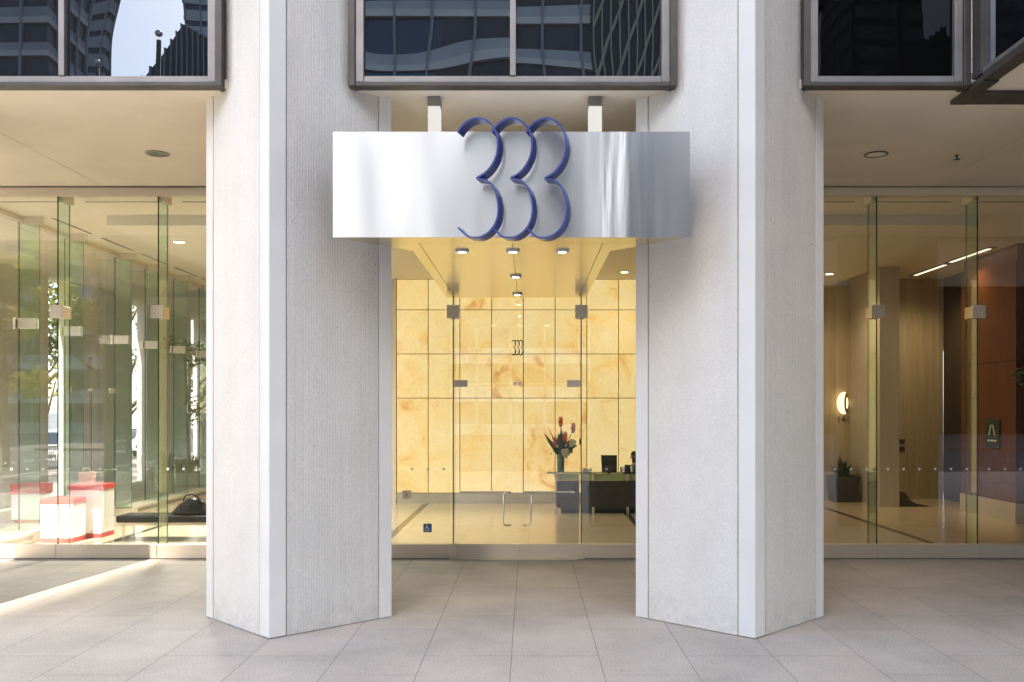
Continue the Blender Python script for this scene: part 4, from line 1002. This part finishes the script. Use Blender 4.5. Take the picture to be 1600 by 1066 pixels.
for s in (-1, 1):
    sh = pt(0.19 * s, -0.03, 1.02); el = pt(0.27 * s, -0.14, 0.80); wr = pt(0.12 * s, -0.42, 0.80); pa = pt(0.085 * s, -0.50, 0.795)
    chains.append([(che, (0.155, 0.105)), (sh, 0.058), (pt(0.235 * s, -0.08, 0.91), 0.048), (el, 0.042), (pt(0.20 * s, -0.28, 0.80), 0.038), (wr, (0.028, 0.022)), (pa, (0.036, 0.016))])
    for k in range(4):
        fx = 0.085 * s + (k - 1.5) * 0.02; L = (0.062, 0.074, 0.07, 0.055)[k]
        b0 = pt(fx, -0.535, 0.797); b1 = pt(fx * 0.97, -0.535 - L * 0.5, 0.797); b2 = pt(fx * 0.94, -0.535 - L, 0.785)
        chains.append([(pa, (0.036, 0.016)), (b0, 0.010), (b1, 0.0088), (b2, 0.0075)])
    chains.append([(pa, (0.036, 0.016)), (pt(0.085 * s - 0.045 * s, -0.50, 0.79), 0.011), (pt(0.03 * s, -0.535, 0.785), 0.0085)])
    hip = pt(0.10 * s, 0.02, 0.53); kn = pt(0.13 * s, -0.40, 0.52); an = pt(0.13 * s, -0.33, 0.10)
    chains.append([(pel, (0.15, 0.11)), (hip, 0.085), (kn, 0.058), (pt(0.13 * s, -0.37, 0.34), 0.052), (an, 0.036), (pt(0.13 * s, -0.37, 0.045), (0.04, 0.036)), (pt(0.14 * s, -0.48, 0.035), (0.042, 0.026))])
body_ = skin_mesh('body', M['skin'], per, chains, pel)
jk = [[(pt(0, 0.05, 0.60), (0.172, 0.132)), (pt(0, 0.03, 0.74), (0.165, 0.125)), (che, (0.178, 0.13)), (pt(0, -0.045, 1.04), (0.10, 0.088))]]
for s in (-1, 1):
    jk.append([(che, (0.178, 0.13)), (pt(0.19 * s, -0.03, 1.02), 0.075), (pt(0.235 * s, -0.08, 0.91), 0.064), (pt(0.27 * s, -0.14, 0.80), 0.058), (pt(0.20 * s, -0.28, 0.80), 0.052), (pt(0.135 * s, -0.395, 0.80), 0.043)])
skin_mesh('suit_jacket', M['suit'], per, jk, pt(0, 0.05, 0.60))
tr = [[(pt(0, 0.05, 0.56), (0.165, 0.122)), (pt(0, 0.04, 0.64), (0.16, 0.12))]]
for s in (-1, 1): tr.append([(pt(0, 0.05, 0.56), (0.165, 0.122)), (pt(0.10 * s, 0.02, 0.53), 0.098), (pt(0.13 * s, -0.40, 0.52), 0.072), (pt(0.13 * s, -0.37, 0.34), 0.066), (pt(0.13 * s, -0.335, 0.12), 0.058)])
skin_mesh('trousers', M['suit'], per, tr, pt(0, 0.05, 0.56))
sh_ = MB().add([pt(-0.075, -0.147, 1.09), pt(0.075, -0.147, 1.09), pt(0.02, -0.178, 0.80), pt(-0.02, -0.178, 0.80), pt(-0.075, -0.12, 1.10), pt(0.075, -0.12, 1.10), pt(0.02, -0.15, 0.8), pt(-0.02, -0.15, 0.8)],
               [(0, 3, 2, 1), (4, 5, 6, 7), (0, 1, 5, 4), (1, 2, 6, 5), (2, 3, 7, 6), (3, 0, 4, 7)])
sh_.lathe(pt(0, -0.06, 1.075), [(0.066, 0), (0.062, 0.05), (0.056, 0.05), (0.058, 0.0)], 18)
obj(sh_, 'shirt', M['shirt'], per)
obj(MB().add([pt(-0.02, -0.152, 1.085), pt(0.02, -0.152, 1.085), pt(0.032, -0.186, 0.86), pt(0, -0.19, 0.82), pt(-0.032, -0.186, 0.86), pt(-0.02, -0.14, 1.085), pt(0.02, -0.14, 1.085), pt(0.03, -0.17, 0.86), pt(0, -0.17, 0.82), pt(-0.03, -0.17, 0.86)],
    [(0, 4, 3, 2, 1), (5, 6, 7, 8, 9), (0, 1, 6, 5), (1, 2, 7, 6), (2, 3, 8, 7), (3, 4, 9, 8), (4, 0, 5, 9)]), 'tie', M['tie'], per)
hr = MB().ball(pt(0, -0.075, 1.325), (0.083, 0.098, 0.085), 16, 10)
hr.v = [Vector((v.x, v.y + (0.02 if v.z < 1.31 else 0) + 0.006, max(v.z, 1.27))) for v in hr.v]
obj(hr, 'hair', M['hair'], per, smooth=True)
obj(MB().ball(pt(0, -0.195, 1.245), (0.014, 0.02, 0.026), 10, 6), 'nose', M['skin'], per, smooth=True)
for s in (-1, 1): obj(MB().ball(pt(0.083 * s, -0.09, 1.25), (0.014, 0.024, 0.034), 10, 6), 'ear', M['skin'], per, smooth=True)
for s in (-1, 1): obj(MB().ball(pt(0.03 * s, -0.178, 1.272), (0.012, 0.008, 0.006), 8, 6), 'eye', M['shirt'], per, smooth=True)
obj(MB().ball(pt(0, -0.178, 1.205), (0.025, 0.008, 0.008), 10, 6), 'mouth', M['tie'], per, smooth=True)
ch = thing('office_chair', 'black office chair under the seated receptionist', 'chair', (px_, py_ + 0.08, 0.006))
obj(MB().box(px_ - 0.24, px_ + 0.24, py_ - 0.18, py_ + 0.27, 0.38, 0.455), 'seat', M['leather'], ch, bevel=0.03)
obj(MB().box(px_ - 0.22, px_ + 0.22, py_ + 0.24, py_ + 0.31, 0.52, 0.98), 'backrest', M['leather'], ch, bevel=0.03)
ft = MB().tube([(px_, py_ + 0.05, 0.06), (px_, py_ + 0.05, 0.38)], 0.03, 10).tube([(px_, py_ + 0.2, 0.4), (px_, py_ + 0.3, 0.42), (px_, py_ + 0.32, 0.55)], 0.02, 8)
for k in range(5):
    a = k * 2 * math.pi / 5 + 0.3; ft.tube([(px_, py_ + 0.05, 0.085), (px_ + 0.28 * math.cos(a), py_ + 0.05 + 0.28 * math.sin(a), 0.05)], 0.02, 8).ball((px_ + 0.28 * math.cos(a), py_ + 0.05 + 0.28 * math.sin(a), 0.032), 0.026, 8, 6)
obj(ft, 'star_base', M['black'], ch)

# planters and plants in the lobby
def agave(c, r, n, mb, spread=0.8):
    for k in range(n):
        a = rnd.uniform(0, 6.28); e = rnd.uniform(0.25, 1.4); L = r * rnd.uniform(0.7, 1.1)
        dr = Vector((math.cos(a) * math.cos(e), math.sin(a) * math.cos(e), math.sin(e)))
        si = Vector((-math.sin(a), math.cos(a), 0)) * L * 0.06; b = Vector(c)
        m1 = b + dr * L * 0.5 + Vector((0, 0, 0.06 * L)); tp = b + dr * L
        mb.add([b - si * 0.7, b + si * 0.7, m1 + si, tp, m1 - si], [(0, 1, 2, 4), (4, 2, 3)])
p = at(1317, 781, 24.2)
t = thing('potted_plant', 'dark square planter of spiky leaves in front of the travertine wall', 'potted plant', (p.x, 24.2, 0.006))
pw = 0.34
obj(MB().add([(p.x + a * pw * k, 24.2 + b * pw * k, z) for z, k in ((0.0065, 0.82), (0.68, 1.0), (0.681, 0.9), (0.6, 0.88)) for a, b in ((-1, -1), (1, -1), (1, 1), (-1, 1))],
    [(3, 2, 1, 0)] + [(4 * i + j, 4 * i + (j + 1) % 4, 4 * i + 4 + (j + 1) % 4, 4 * i + 4 + j) for i in range(3) for j in range(4)] + [(12, 13, 14, 15)]), 'planter', M['pot'], t)
m_ = MB(); agave((p.x, 24.2, 0.62), 0.55, 70, m_); obj(m_, 'leaves', M['leaf2'], t)
# dark wedge on the floor by the pier
p = at(1405, 792, 22.75)
tag(obj(MB().slabxz([(9.18, 0.007), (9.98, 0.007), (9.86, 0.03), (9.62, 0.08), (9.47, 0.16), (9.38, 0.30), (9.32, 0.37), (9.18, 0.37)], 22.85, 23.25), 'floor_wedge', M['pot'], bevel=0.01), 'low dark curved floor wedge leaning against the pale pier', 'wedge')
# tall indoor tree at right
def tree(name, label, base, h, crowns, leafmat, nleaf, lsize, trunk_r, group=None, pot=None, cat='tree'):
    t = thing(name, label, cat, base, group)
    b = Vector(base); z0 = 0.0
    if pot:
        obj(MB().lathe(b, [(pot[0] * 0.8, 0.0), (pot[0], pot[1]), (pot[0] * 0.9, pot[1]), (pot[0] * 0.85, pot[1] - 0.06)], 24), 'planter', pot[2], t, smooth='auto'); z0 = pot[1] - 0.06
    tk = MB(); jx = rnd.uniform(-0.05, 0.05) * h
    mid = b + Vector((jx * 0.5, 0, z0 + (h - z0) * 0.5)); tp = b + Vector((jx, 0, h * 0.9))
    tk.tube([b + Vector((0, 0, z0)), mid, tp], [trunk_r, trunk_r * 0.7, trunk_r * 0.2], 8)
    cr = MB()
    for (cx, cy, cz, rx, ry, rz, f) in crowns:
        c = b + Vector((cx, cy, cz))
        st = b + Vector((jx * cz / h * 0.6, 0, max(z0, cz - math.hypot(cx, cy) * 0.8 - rz * 0.5)))
        tk.tube([st, (st + c) / 2 + Vector((0, 0, -0.05 * h * 0.3)), c], [trunk_r * 0.45, trunk_r * 0.3, trunk_r * 0.12], 6)
        cr.leaves(c, (rx, ry, rz), int(nleaf * f), lsize)
    obj(tk, 'trunk', M['bark'], t, smooth=True); obj(cr, 'crown', leafmat, t)
    return t
tree('indoor_tree', 'leafy indoor tree at the right edge before the cherry wood', (10.75, 18.6, 0.006), 4.0,
     [(-0.25, 0, 3.6, 0.4, 0.4, 0.22, 1), (-0.55, 0.1, 3.1, 0.4, 0.35, 0.2, 1), (-0.35, -0.2, 2.75, 0.35, 0.35, 0.2, 0.8), (0.3, 0, 3.3, 0.5, 0.5, 0.3, 1)], M['leaf2'], 130, 0.1, 0.04, pot=(0.34, 0.6, M['pot']))
tree('planter_tree', 'thin small tree in a concrete planter outside the side glass', (-10.9, 29.6, 0.0), 5.0,
     [(-0.3, -0.4, 4.5, 0.5, 0.4, 0.28, 1.0), (0.35, -0.2, 4.35, 0.5, 0.4, 0.25, 1.0), (0.1, 0.2, 4.0, 0.4, 0.4, 0.25, 0.6), (0.3, -0.2, 2.6, 0.4, 0.3, 0.3, 0.55), (0.2, 0, 2.2, 0.3, 0.3, 0.25, 0.3)], M['leaf2'], 170, 0.13, 0.045)
t = thing('planter_box', 'low concrete planter of broad dark leaves outside the side glass', 'planter', (-10.9, 29.5, 0))
obj(MB().box(-11.8, -9.9, 28.9, 30.1, 0.001, 0.42), 'planter', M['concpot'], t, bevel=0.02)
m_ = MB(); 
for k in range(5): agave((-11.5 + 0.38 * k, 29.3 + 0.1 * (k % 2), 0.4), 0.75, 34, m_)
obj(m_, 'leaves', M['leaf2'], t)

# bench and bag
bx0, bx1 = -7.58, -5.55
be = thing('lobby_bench', 'long low black leather bench by the left glass', 'bench', (-6.6, 17.2, 0.006))
obj(MB().box(bx0, bx1, 16.9, 17.5, 0.33, 0.46), 'seat', M['leather'], be, bevel=0.03)
obj(MB().box(bx0 + 0.05, bx1 - 0.05, 16.95, 17.45, 0.28, 0.33), 'seat_frame', M['chrome'], be)
for x in (bx0 + 0.12, bx1 - 0.12):
    for y in (16.98, 17.42): obj(MB().box(x - 0.02, x + 0.02, y - 0.02, y + 0.02, 0.0065, 0.28), 'leg', M['chrome'], be)
bg_ = thing('shoulder_bag', 'slumped black leather bag with straps on the black bench', 'bag', (-6.3, 17.15, 0.46))
b_ = MB()
rings = [(0.462, 0.29, 0.15, 0.0), (0.50, 0.31, 0.17, 0.0), (0.58, 0.28, 0.15, 0.01), (0.66, 0.22, 0.12, 0.03), (0.72, 0.16, 0.09, 0.05), (0.755, 0.11, 0.05, 0.06)]
bv = []
for z_, rx_, ry_, sh_x in rings:
    for q in range(28):
        a = 2 * math.pi * q / 28; k_ = 1 + 0.07 * math.sin(5 * a + z_ * 20) + 0.04 * math.sin(9 * a - z_ * 30)
        ca, sa = math.cos(a), math.sin(a)
        bv.append((-6.29 + sh_x + rx_ * k_ * math.copysign(abs(ca) ** 0.75, ca), 17.15 + ry_ * k_ * math.copysign(abs(sa) ** 0.75, sa), z_ + (0.02 * math.sin(3 * a) if z_ > 0.7 else 0)))
b_.add(bv, [(28 * u + q, 28 * u + (q + 1) % 28, 28 * u + 28 + (q + 1) % 28, 28 * u + 28 + q) for u in range(5) for q in range(28)] + [tuple(range(28))[::-1], tuple(range(140, 168))])
obj(b_, 'pouch', M['leather'], bg_, smooth=True)
obj(MB().tube([(-6.4, 17.08, 0.72), (-6.34, 17.05, 0.82), (-6.22, 17.05, 0.845), (-6.13, 17.08, 0.79), (-6.1, 17.1, 0.7)], 0.014, 8).tube([(-6.12, 17.1, 0.74), (-6.0, 17.08, 0.66), (-5.9, 17.08, 0.55), (-5.86, 17.1, 0.475)], 0.02, 8), 'strap', M['leather'], bg_, smooth=True)
obj(MB().box(-6.42, -6.24, 16.975, 16.99, 0.54, 0.66), 'flap_pocket', M['leather'], bg_, bevel=0.02)

# red and white collection boxes
def collect_box(label, x0, x1, y0, y1, h, extra=None):
    t = thing('collection_box', label, 'box', ((x0 + x1) / 2, (y0 + y1) / 2, 0.006), 'red and white collection boxes')
    obj(MB().box(x0, x1, y0, y1, 0.09, h - 0.1), 'carton', M['white'], t, bevel=0.006)
    obj(MB().box(x0 - 0.012, x1 + 0.012, y0 - 0.012, y1 + 0.012, h - 0.099, h), 'lid', M['red'], t, bevel=0.006)
    obj(MB().box(x0 + 0.004, x1 - 0.004, y0 + 0.004, y1 - 0.004, 0.0065, 0.0895), 'base_band', M['red'], t)
    return t
collect_box('white box with a red lid in the sun, nearest behind the left glass', -8.80, -8.22, 16.62, 17.1, 0.80)
collect_box('taller white box with a red lid, carrying a paper bag', -8.62, -8.0, 17.25, 17.8, 1.0)
tag(obj(MB().box(-10.95, -10.35, 19.5, 20.0, 0.08, 0.62).box(-10.97, -10.33, 19.48, 20.02, 0.62, 0.83, 1).box(-10.9, -10.4, 19.53, 19.97, 0.001, 0.08, 1), 'newspaper_box', [M['white'], M['red']], bevel=0.008), 'white street box with a red top outside the side glass', 'box')
pb_ = thing('paper_bag', 'pale paper bag with handles on the taller box', 'bag', (-8.38, 17.5, 1.0))
obj(MB().add([(-8.50, 17.42, 1.001), (-8.26, 17.42, 1.001), (-8.26, 17.58, 1.001), (-8.50, 17.58, 1.001), (-8.53, 17.46, 1.22), (-8.23, 17.46, 1.22), (-8.23, 17.54, 1.22), (-8.53, 17.54, 1.22)],
    [(3, 2, 1, 0), (0, 1, 5, 4), (1, 2, 6, 5), (2, 3, 7, 6), (3, 0, 4, 7)]), 'sack', M['cream'], pb_)
obj(MB().tube([(-8.46, 17.46, 1.21), (-8.44, 17.46, 1.3), (-8.32, 17.46, 1.3), (-8.30, 17.46, 1.21)], 0.008, 6), 'handle', M['cream'], pb_)

# ------------------------------------------------------------------ side street
for k, (x, y, h, lab) in enumerate(((-17.6, 33.2, 8.5, 'nearest street tree with yellow-green leaves beyond the side glass'), (-17.4, 39.5, 9.0, 'second street tree along the side street kerb'),
                              (-17.3, 45.0, 8.5, 'third street tree, seen between the side columns'), (-17.4, 53.0, 9.0, 'farthest street tree on the side street'),
                              (-17.2, 24.0, 8.0, 'street tree beside the corner of the side street, outside the frame'),
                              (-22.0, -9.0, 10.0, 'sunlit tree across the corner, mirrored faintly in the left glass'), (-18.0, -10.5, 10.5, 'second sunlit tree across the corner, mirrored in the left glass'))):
    cr = []
    for j in range(15):
        a = rnd.uniform(0, 6.28); rr = rnd.uniform(0.3, 2.3 if y > 0 else 3.2); z = rnd.uniform(3.3, h)
        cr.append((rr * math.cos(a), rr * math.sin(a), z, rnd.uniform(0.7, 1.2), rnd.uniform(0.7, 1.2), rnd.uniform(0.5, 0.9), 1))
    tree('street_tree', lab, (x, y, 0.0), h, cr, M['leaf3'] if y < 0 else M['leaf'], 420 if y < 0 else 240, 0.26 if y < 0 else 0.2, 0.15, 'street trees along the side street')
def facade(name, label, x0, x1, y0, y1, h, fl, bay, wall, side=1, cat='building', axis='x'):
    t = thing(name, label, cat, ((x0 + x1) / 2, (y0 + y1) / 2, 0))
    obj(MB().box(x0, x1, y0, y1, 0, h), 'wall', wall, t)
    nw = int((y1 - y0) / bay); nf = int((h - 1) / fl)
    wm = MB()
    for j in range(nf):
        for i in range(nw):
            yy = y0 + bay * (i + 0.2)
            wm.box(x1 - 0.05, x1 + 0.03, yy, yy + bay * 0.6, 1.0 + fl * j, 1.0 + fl * j + fl * 0.62)
    o = obj(wm, 'windows', M['tower_glass'], t); o['kind'] = 'stuff'
    obj(MB().box(x0, x1 + 0.35, y0, y1, h, h + 0.5), 'cornice', M['tower_pale'], t)
    return t
facade('stone_building', 'brown stone building across the side street behind the trees', -56, -38, 8, 38, 26, 3.8, 3.2, M['street_wall'])
facade('grey_building', 'grey building farther along the side street', -58, -38, 38.2, 72, 34, 3.6, 2.8, M['tower_span'])
facade('pale_building', 'pale building closing the end of the side street', -60, -16, 120, 140, 40, 3.6, 2.8, M['tower_pale'])
# parked van
def car(label, x, y, paint):
    t = thing('parked_car', label, 'car', (x, y, -0.14), 'cars on the side street')
    z = -0.14
    prof = [(-2.3, 0.35), (-2.3, 0.85), (-1.45, 1.0), (-0.95, 1.65), (1.6, 1.72), (2.2, 1.1), (2.3, 0.7), (2.3, 0.35)]
    obj(MB().slabyz([(y + a, z + b) for a, b in prof], x - 0.9, x + 0.9), 'body', paint, t, bevel=0.07)
    for s in (-1, 1):
        g = MB(); xs_ = x + s * 0.905
        g.slabyz([(y - 0.85, z + 1.08), (y - 0.72, z + 1.52), (y + 0.3, z + 1.56), (y + 0.3, z + 1.08)], min(xs_, xs_ - s * 0.02), max(xs_, xs_ - s * 0.02))
        g.slabyz([(y + 0.4, z + 1.08), (y + 0.4, z + 1.56), (y + 1.5, z + 1.58), (y + 1.8, z + 1.12)], min(xs_, xs_ - s * 0.02), max(xs_, xs_ - s * 0.02))
        obj(g, 'side_window', M['carglass'], t)
    obj(MB().add([(x - 0.75, y - 1.44, z + 1.06), (x + 0.75, y - 1.44, z + 1.06), (x + 0.68, y - 1.05, z + 1.57), (x - 0.68, y - 1.05, z + 1.57)], [(0, 1, 2, 3)]), 'windscreen', M['carglass'], t)
    for s in (-1, 1):
        obj(MB().box(x + s * 0.62 - 0.18, x + s * 0.62 + 0.18, y - 2.32, y - 2.28, z + 0.66, z + 0.82), 'headlight', M['headlight'], t)
        for yy in (-1.4, 1.4):
            wh = obj(MB().tube([(x + s * 0.72, y + yy, z + 0.33), (x + s * 0.92, y + yy, z + 0.33)], 0.33, 20), 'wheel', M['tyre'], t)
            obj(MB().tube([(x + s * 0.90, y + yy, z + 0.33), (x + s * 0.93, y + yy, z + 0.33)], 0.2, 16), 'rim', M['chrome'], wh)
    obj(MB().box(x - 0.5, x + 0.5, y - 2.33, y - 2.29, z + 0.5, z + 0.64), 'grille', M['black'], t)
    return t
car('silver car parked at the kerb of the side street, beyond the black railing', -20.6, 41.5, M['car'])
car('white car parked farther along the side street', -20.7, 52.0, M['white'])
# black railing
t = thing('street_railing', 'low black bar railing by the kerb in front of the parked car', 'railing', (-18.6, 36, 0))
m_ = MB().box(-18.63, -18.57, 33.5, 38.5, 0.95, 1.0).box(-18.62, -18.58, 33.5, 38.5, 0.12, 0.16)
obj(m_, 'rail', M['black'], t)
m_ = MB()
for k in range(34): m_.box(-18.612, -18.588, 33.55 + 0.15 * k - 0.012, 33.55 + 0.15 * k + 0.012, 0.001, 0.95)
obj(m_, 'bars', M['black'], t)['kind'] = 'stuff'
# round sign on a pole
p = at(70, 592, 34.5)
t = thing('street_sign', 'round white street sign on a slim pole seen through the left glass', 'sign', (p.x, p.y, 0))
obj(MB().tube([(p.x, p.y, 0.001), (p.x, p.y, p.z + 0.2)], 0.03, 8), 'pole', M['steel'], t)
obj(MB().tube([(p.x, p.y - 0.05, p.z), (p.x, p.y - 0.035, p.z)], 0.24, 28), 'sign_face', M['white'], t)

# ------------------------------------------------------------------ towers behind the camera, most mirrored in the window glass, some there to block light
def tower(name, label, x0, x1, y0, y1, h, fl, bay, glass, s1, s2, span=1.6, mull=True, cat='tower'):
    t = thing(name, label, cat, ((x0 + x1) / 2, (y0 + y1) / 2, 0))
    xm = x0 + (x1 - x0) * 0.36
    obj(MB().box(x0, xm, y0, y1, 0, h), 'glass_wall', glass, t); obj(MB().box(xm + 0.001, x1, y0, y1, 0, h), 'glass_wall', M['tower_dark'] if glass is M['tower_glass'] else glass, t)  # right part dark in colour, imitating glass that mirrors no sky
    a = MB(); b = MB()
    for k in range(int(h / fl) + 1):
        z = fl * k
        a.box(x0 - 0.2, x1 + 0.2, y0 - 0.2, y1 + 0.25, z, z + span * 0.6)
        b.box(x0 - 0.3, x1 + 0.3, y0 - 0.3, y1 + 0.40, z - span * 0.4, z - 0.01)
    o = obj(a, 'spandrel_band', s1, t); o = obj(b, 'sill_band', s2, t)
    if mull:
        c = MB()
        for k in range(int((x1 - x0) / bay) + 1): c.box(x0 + bay * k - 0.12, x0 + bay * k + 0.12, y1 - 0.1, y1 + 0.5, 0, h)
        for k in range(int((y1 - y0) / bay) + 1): c.box(x1 - 0.1, x1 + 0.45, y0 + bay * k - 0.12, y0 + bay * k + 0.12, 0, h).box(x0 - 0.45, x0 + 0.1, y0 + bay * k - 0.12, y0 + bay * k + 0.12, 0, h)
        obj(c, 'mullion_grid', M['tower_span'], t)
    return t
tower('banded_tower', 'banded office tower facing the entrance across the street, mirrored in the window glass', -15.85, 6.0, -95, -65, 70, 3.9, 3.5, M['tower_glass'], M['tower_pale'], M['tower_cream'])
tb = thing('finned_tower', 'tower corner wrapped in bronze fins, mirrored at the right of the middle window', 'tower', (10, -80, 0))
obj(MB().box(6.01, 16, -95, -64.5, 0, 74), 'glass_wall', M['tower_dark'], tb)
m_ = MB()
for k in range(14): m_.box(6.2 + 0.72 * k, 6.32 + 0.72 * k, -64.6, -63.9, 0, 74)
for k in range(12):
    z = 4.2 * k
    m_.add([(6.1, -64.2, z), (6.35, -64.2, z), (15.9, -64.2, z + 24), (15.65, -64.2, z + 24), (6.1, -64.0, z), (6.35, -64.0, z), (15.9, -64.0, z + 24), (15.65, -64.0, z + 24)], [(0, 3, 2, 1), (4, 5, 6, 7), (0, 1, 5, 4), (1, 2, 6, 5), (2, 3, 7, 6), (3, 0, 4, 7)])
obj(m_, 'fin_screen', M['tower_fin'], tb)
tower('dark_tower', 'almost black tower across the street, enlarged to block light on the right', 16.1, 100, -100, -66, 49, 3.9, 3.0, M['tower_black'], M['tower_black'], M['tower_black'], mull=False)  # widened and raised to block bright sky and sun on the right
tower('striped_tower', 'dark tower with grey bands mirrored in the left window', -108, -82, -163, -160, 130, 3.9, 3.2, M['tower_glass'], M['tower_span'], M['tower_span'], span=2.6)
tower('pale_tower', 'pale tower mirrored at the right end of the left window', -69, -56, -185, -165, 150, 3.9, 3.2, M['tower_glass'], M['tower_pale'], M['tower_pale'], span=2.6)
tower('sky_blocker', 'broad grey office block far to the left, added to block sky light', -125, -48.5, -81, -72, 60.5, 3.8, 3.2, M['tower_glass'], M['tower_span'], M['tower_span_light'])  # added to cut the sky light on the columns' left faces
sb_ = thing('sloping_building', 'dark ribbed building with a sloping roof mirrored in the left window', 'building', (-48, -115, 0))
obj(MB().slabxz([(-55, 0), (-38, 0), (-38, 49), (-44, 54), (-49, 57), (-55, 47.5)], -125, -110), 'wall', M['tower_dark'], sb_)
m_ = MB()
for k in range(21):
    x = -54.9 + 0.8 * k
    zz = 48 + (x + 55) * 1.58 if x < -49 else 57.3 - (x + 49) * 0.65
    m_.box(x, x + 0.2, -110.3, -109.7, 0, zz)
obj(m_, 'rib', M['tower_span'], sb_)
for k, (px, py, Y) in enumerate(((248, 57, 40.6), (161, 100, 46.0))):
    z = H + (CY - py) * Y / F; x = (px - CX) * Y / F; y = 20.6 - Y
    t = thing('flagpole', ['nearer flagpole with a ball finial, mirrored in the left window', 'farther flagpole with a ball finial, mirrored in the left window'][k], 'flagpole', (x, y, 0), 'flagpoles across the street')
    obj(MB().tube([(x, y, 0), (x, y, z - 0.3)], [0.14, 0.09], 10), 'pole', M['bronze'], t, smooth=True)
    obj(MB().ball((x, y, z), 0.15), 'ball_finial', M['steel'], t, smooth=True)
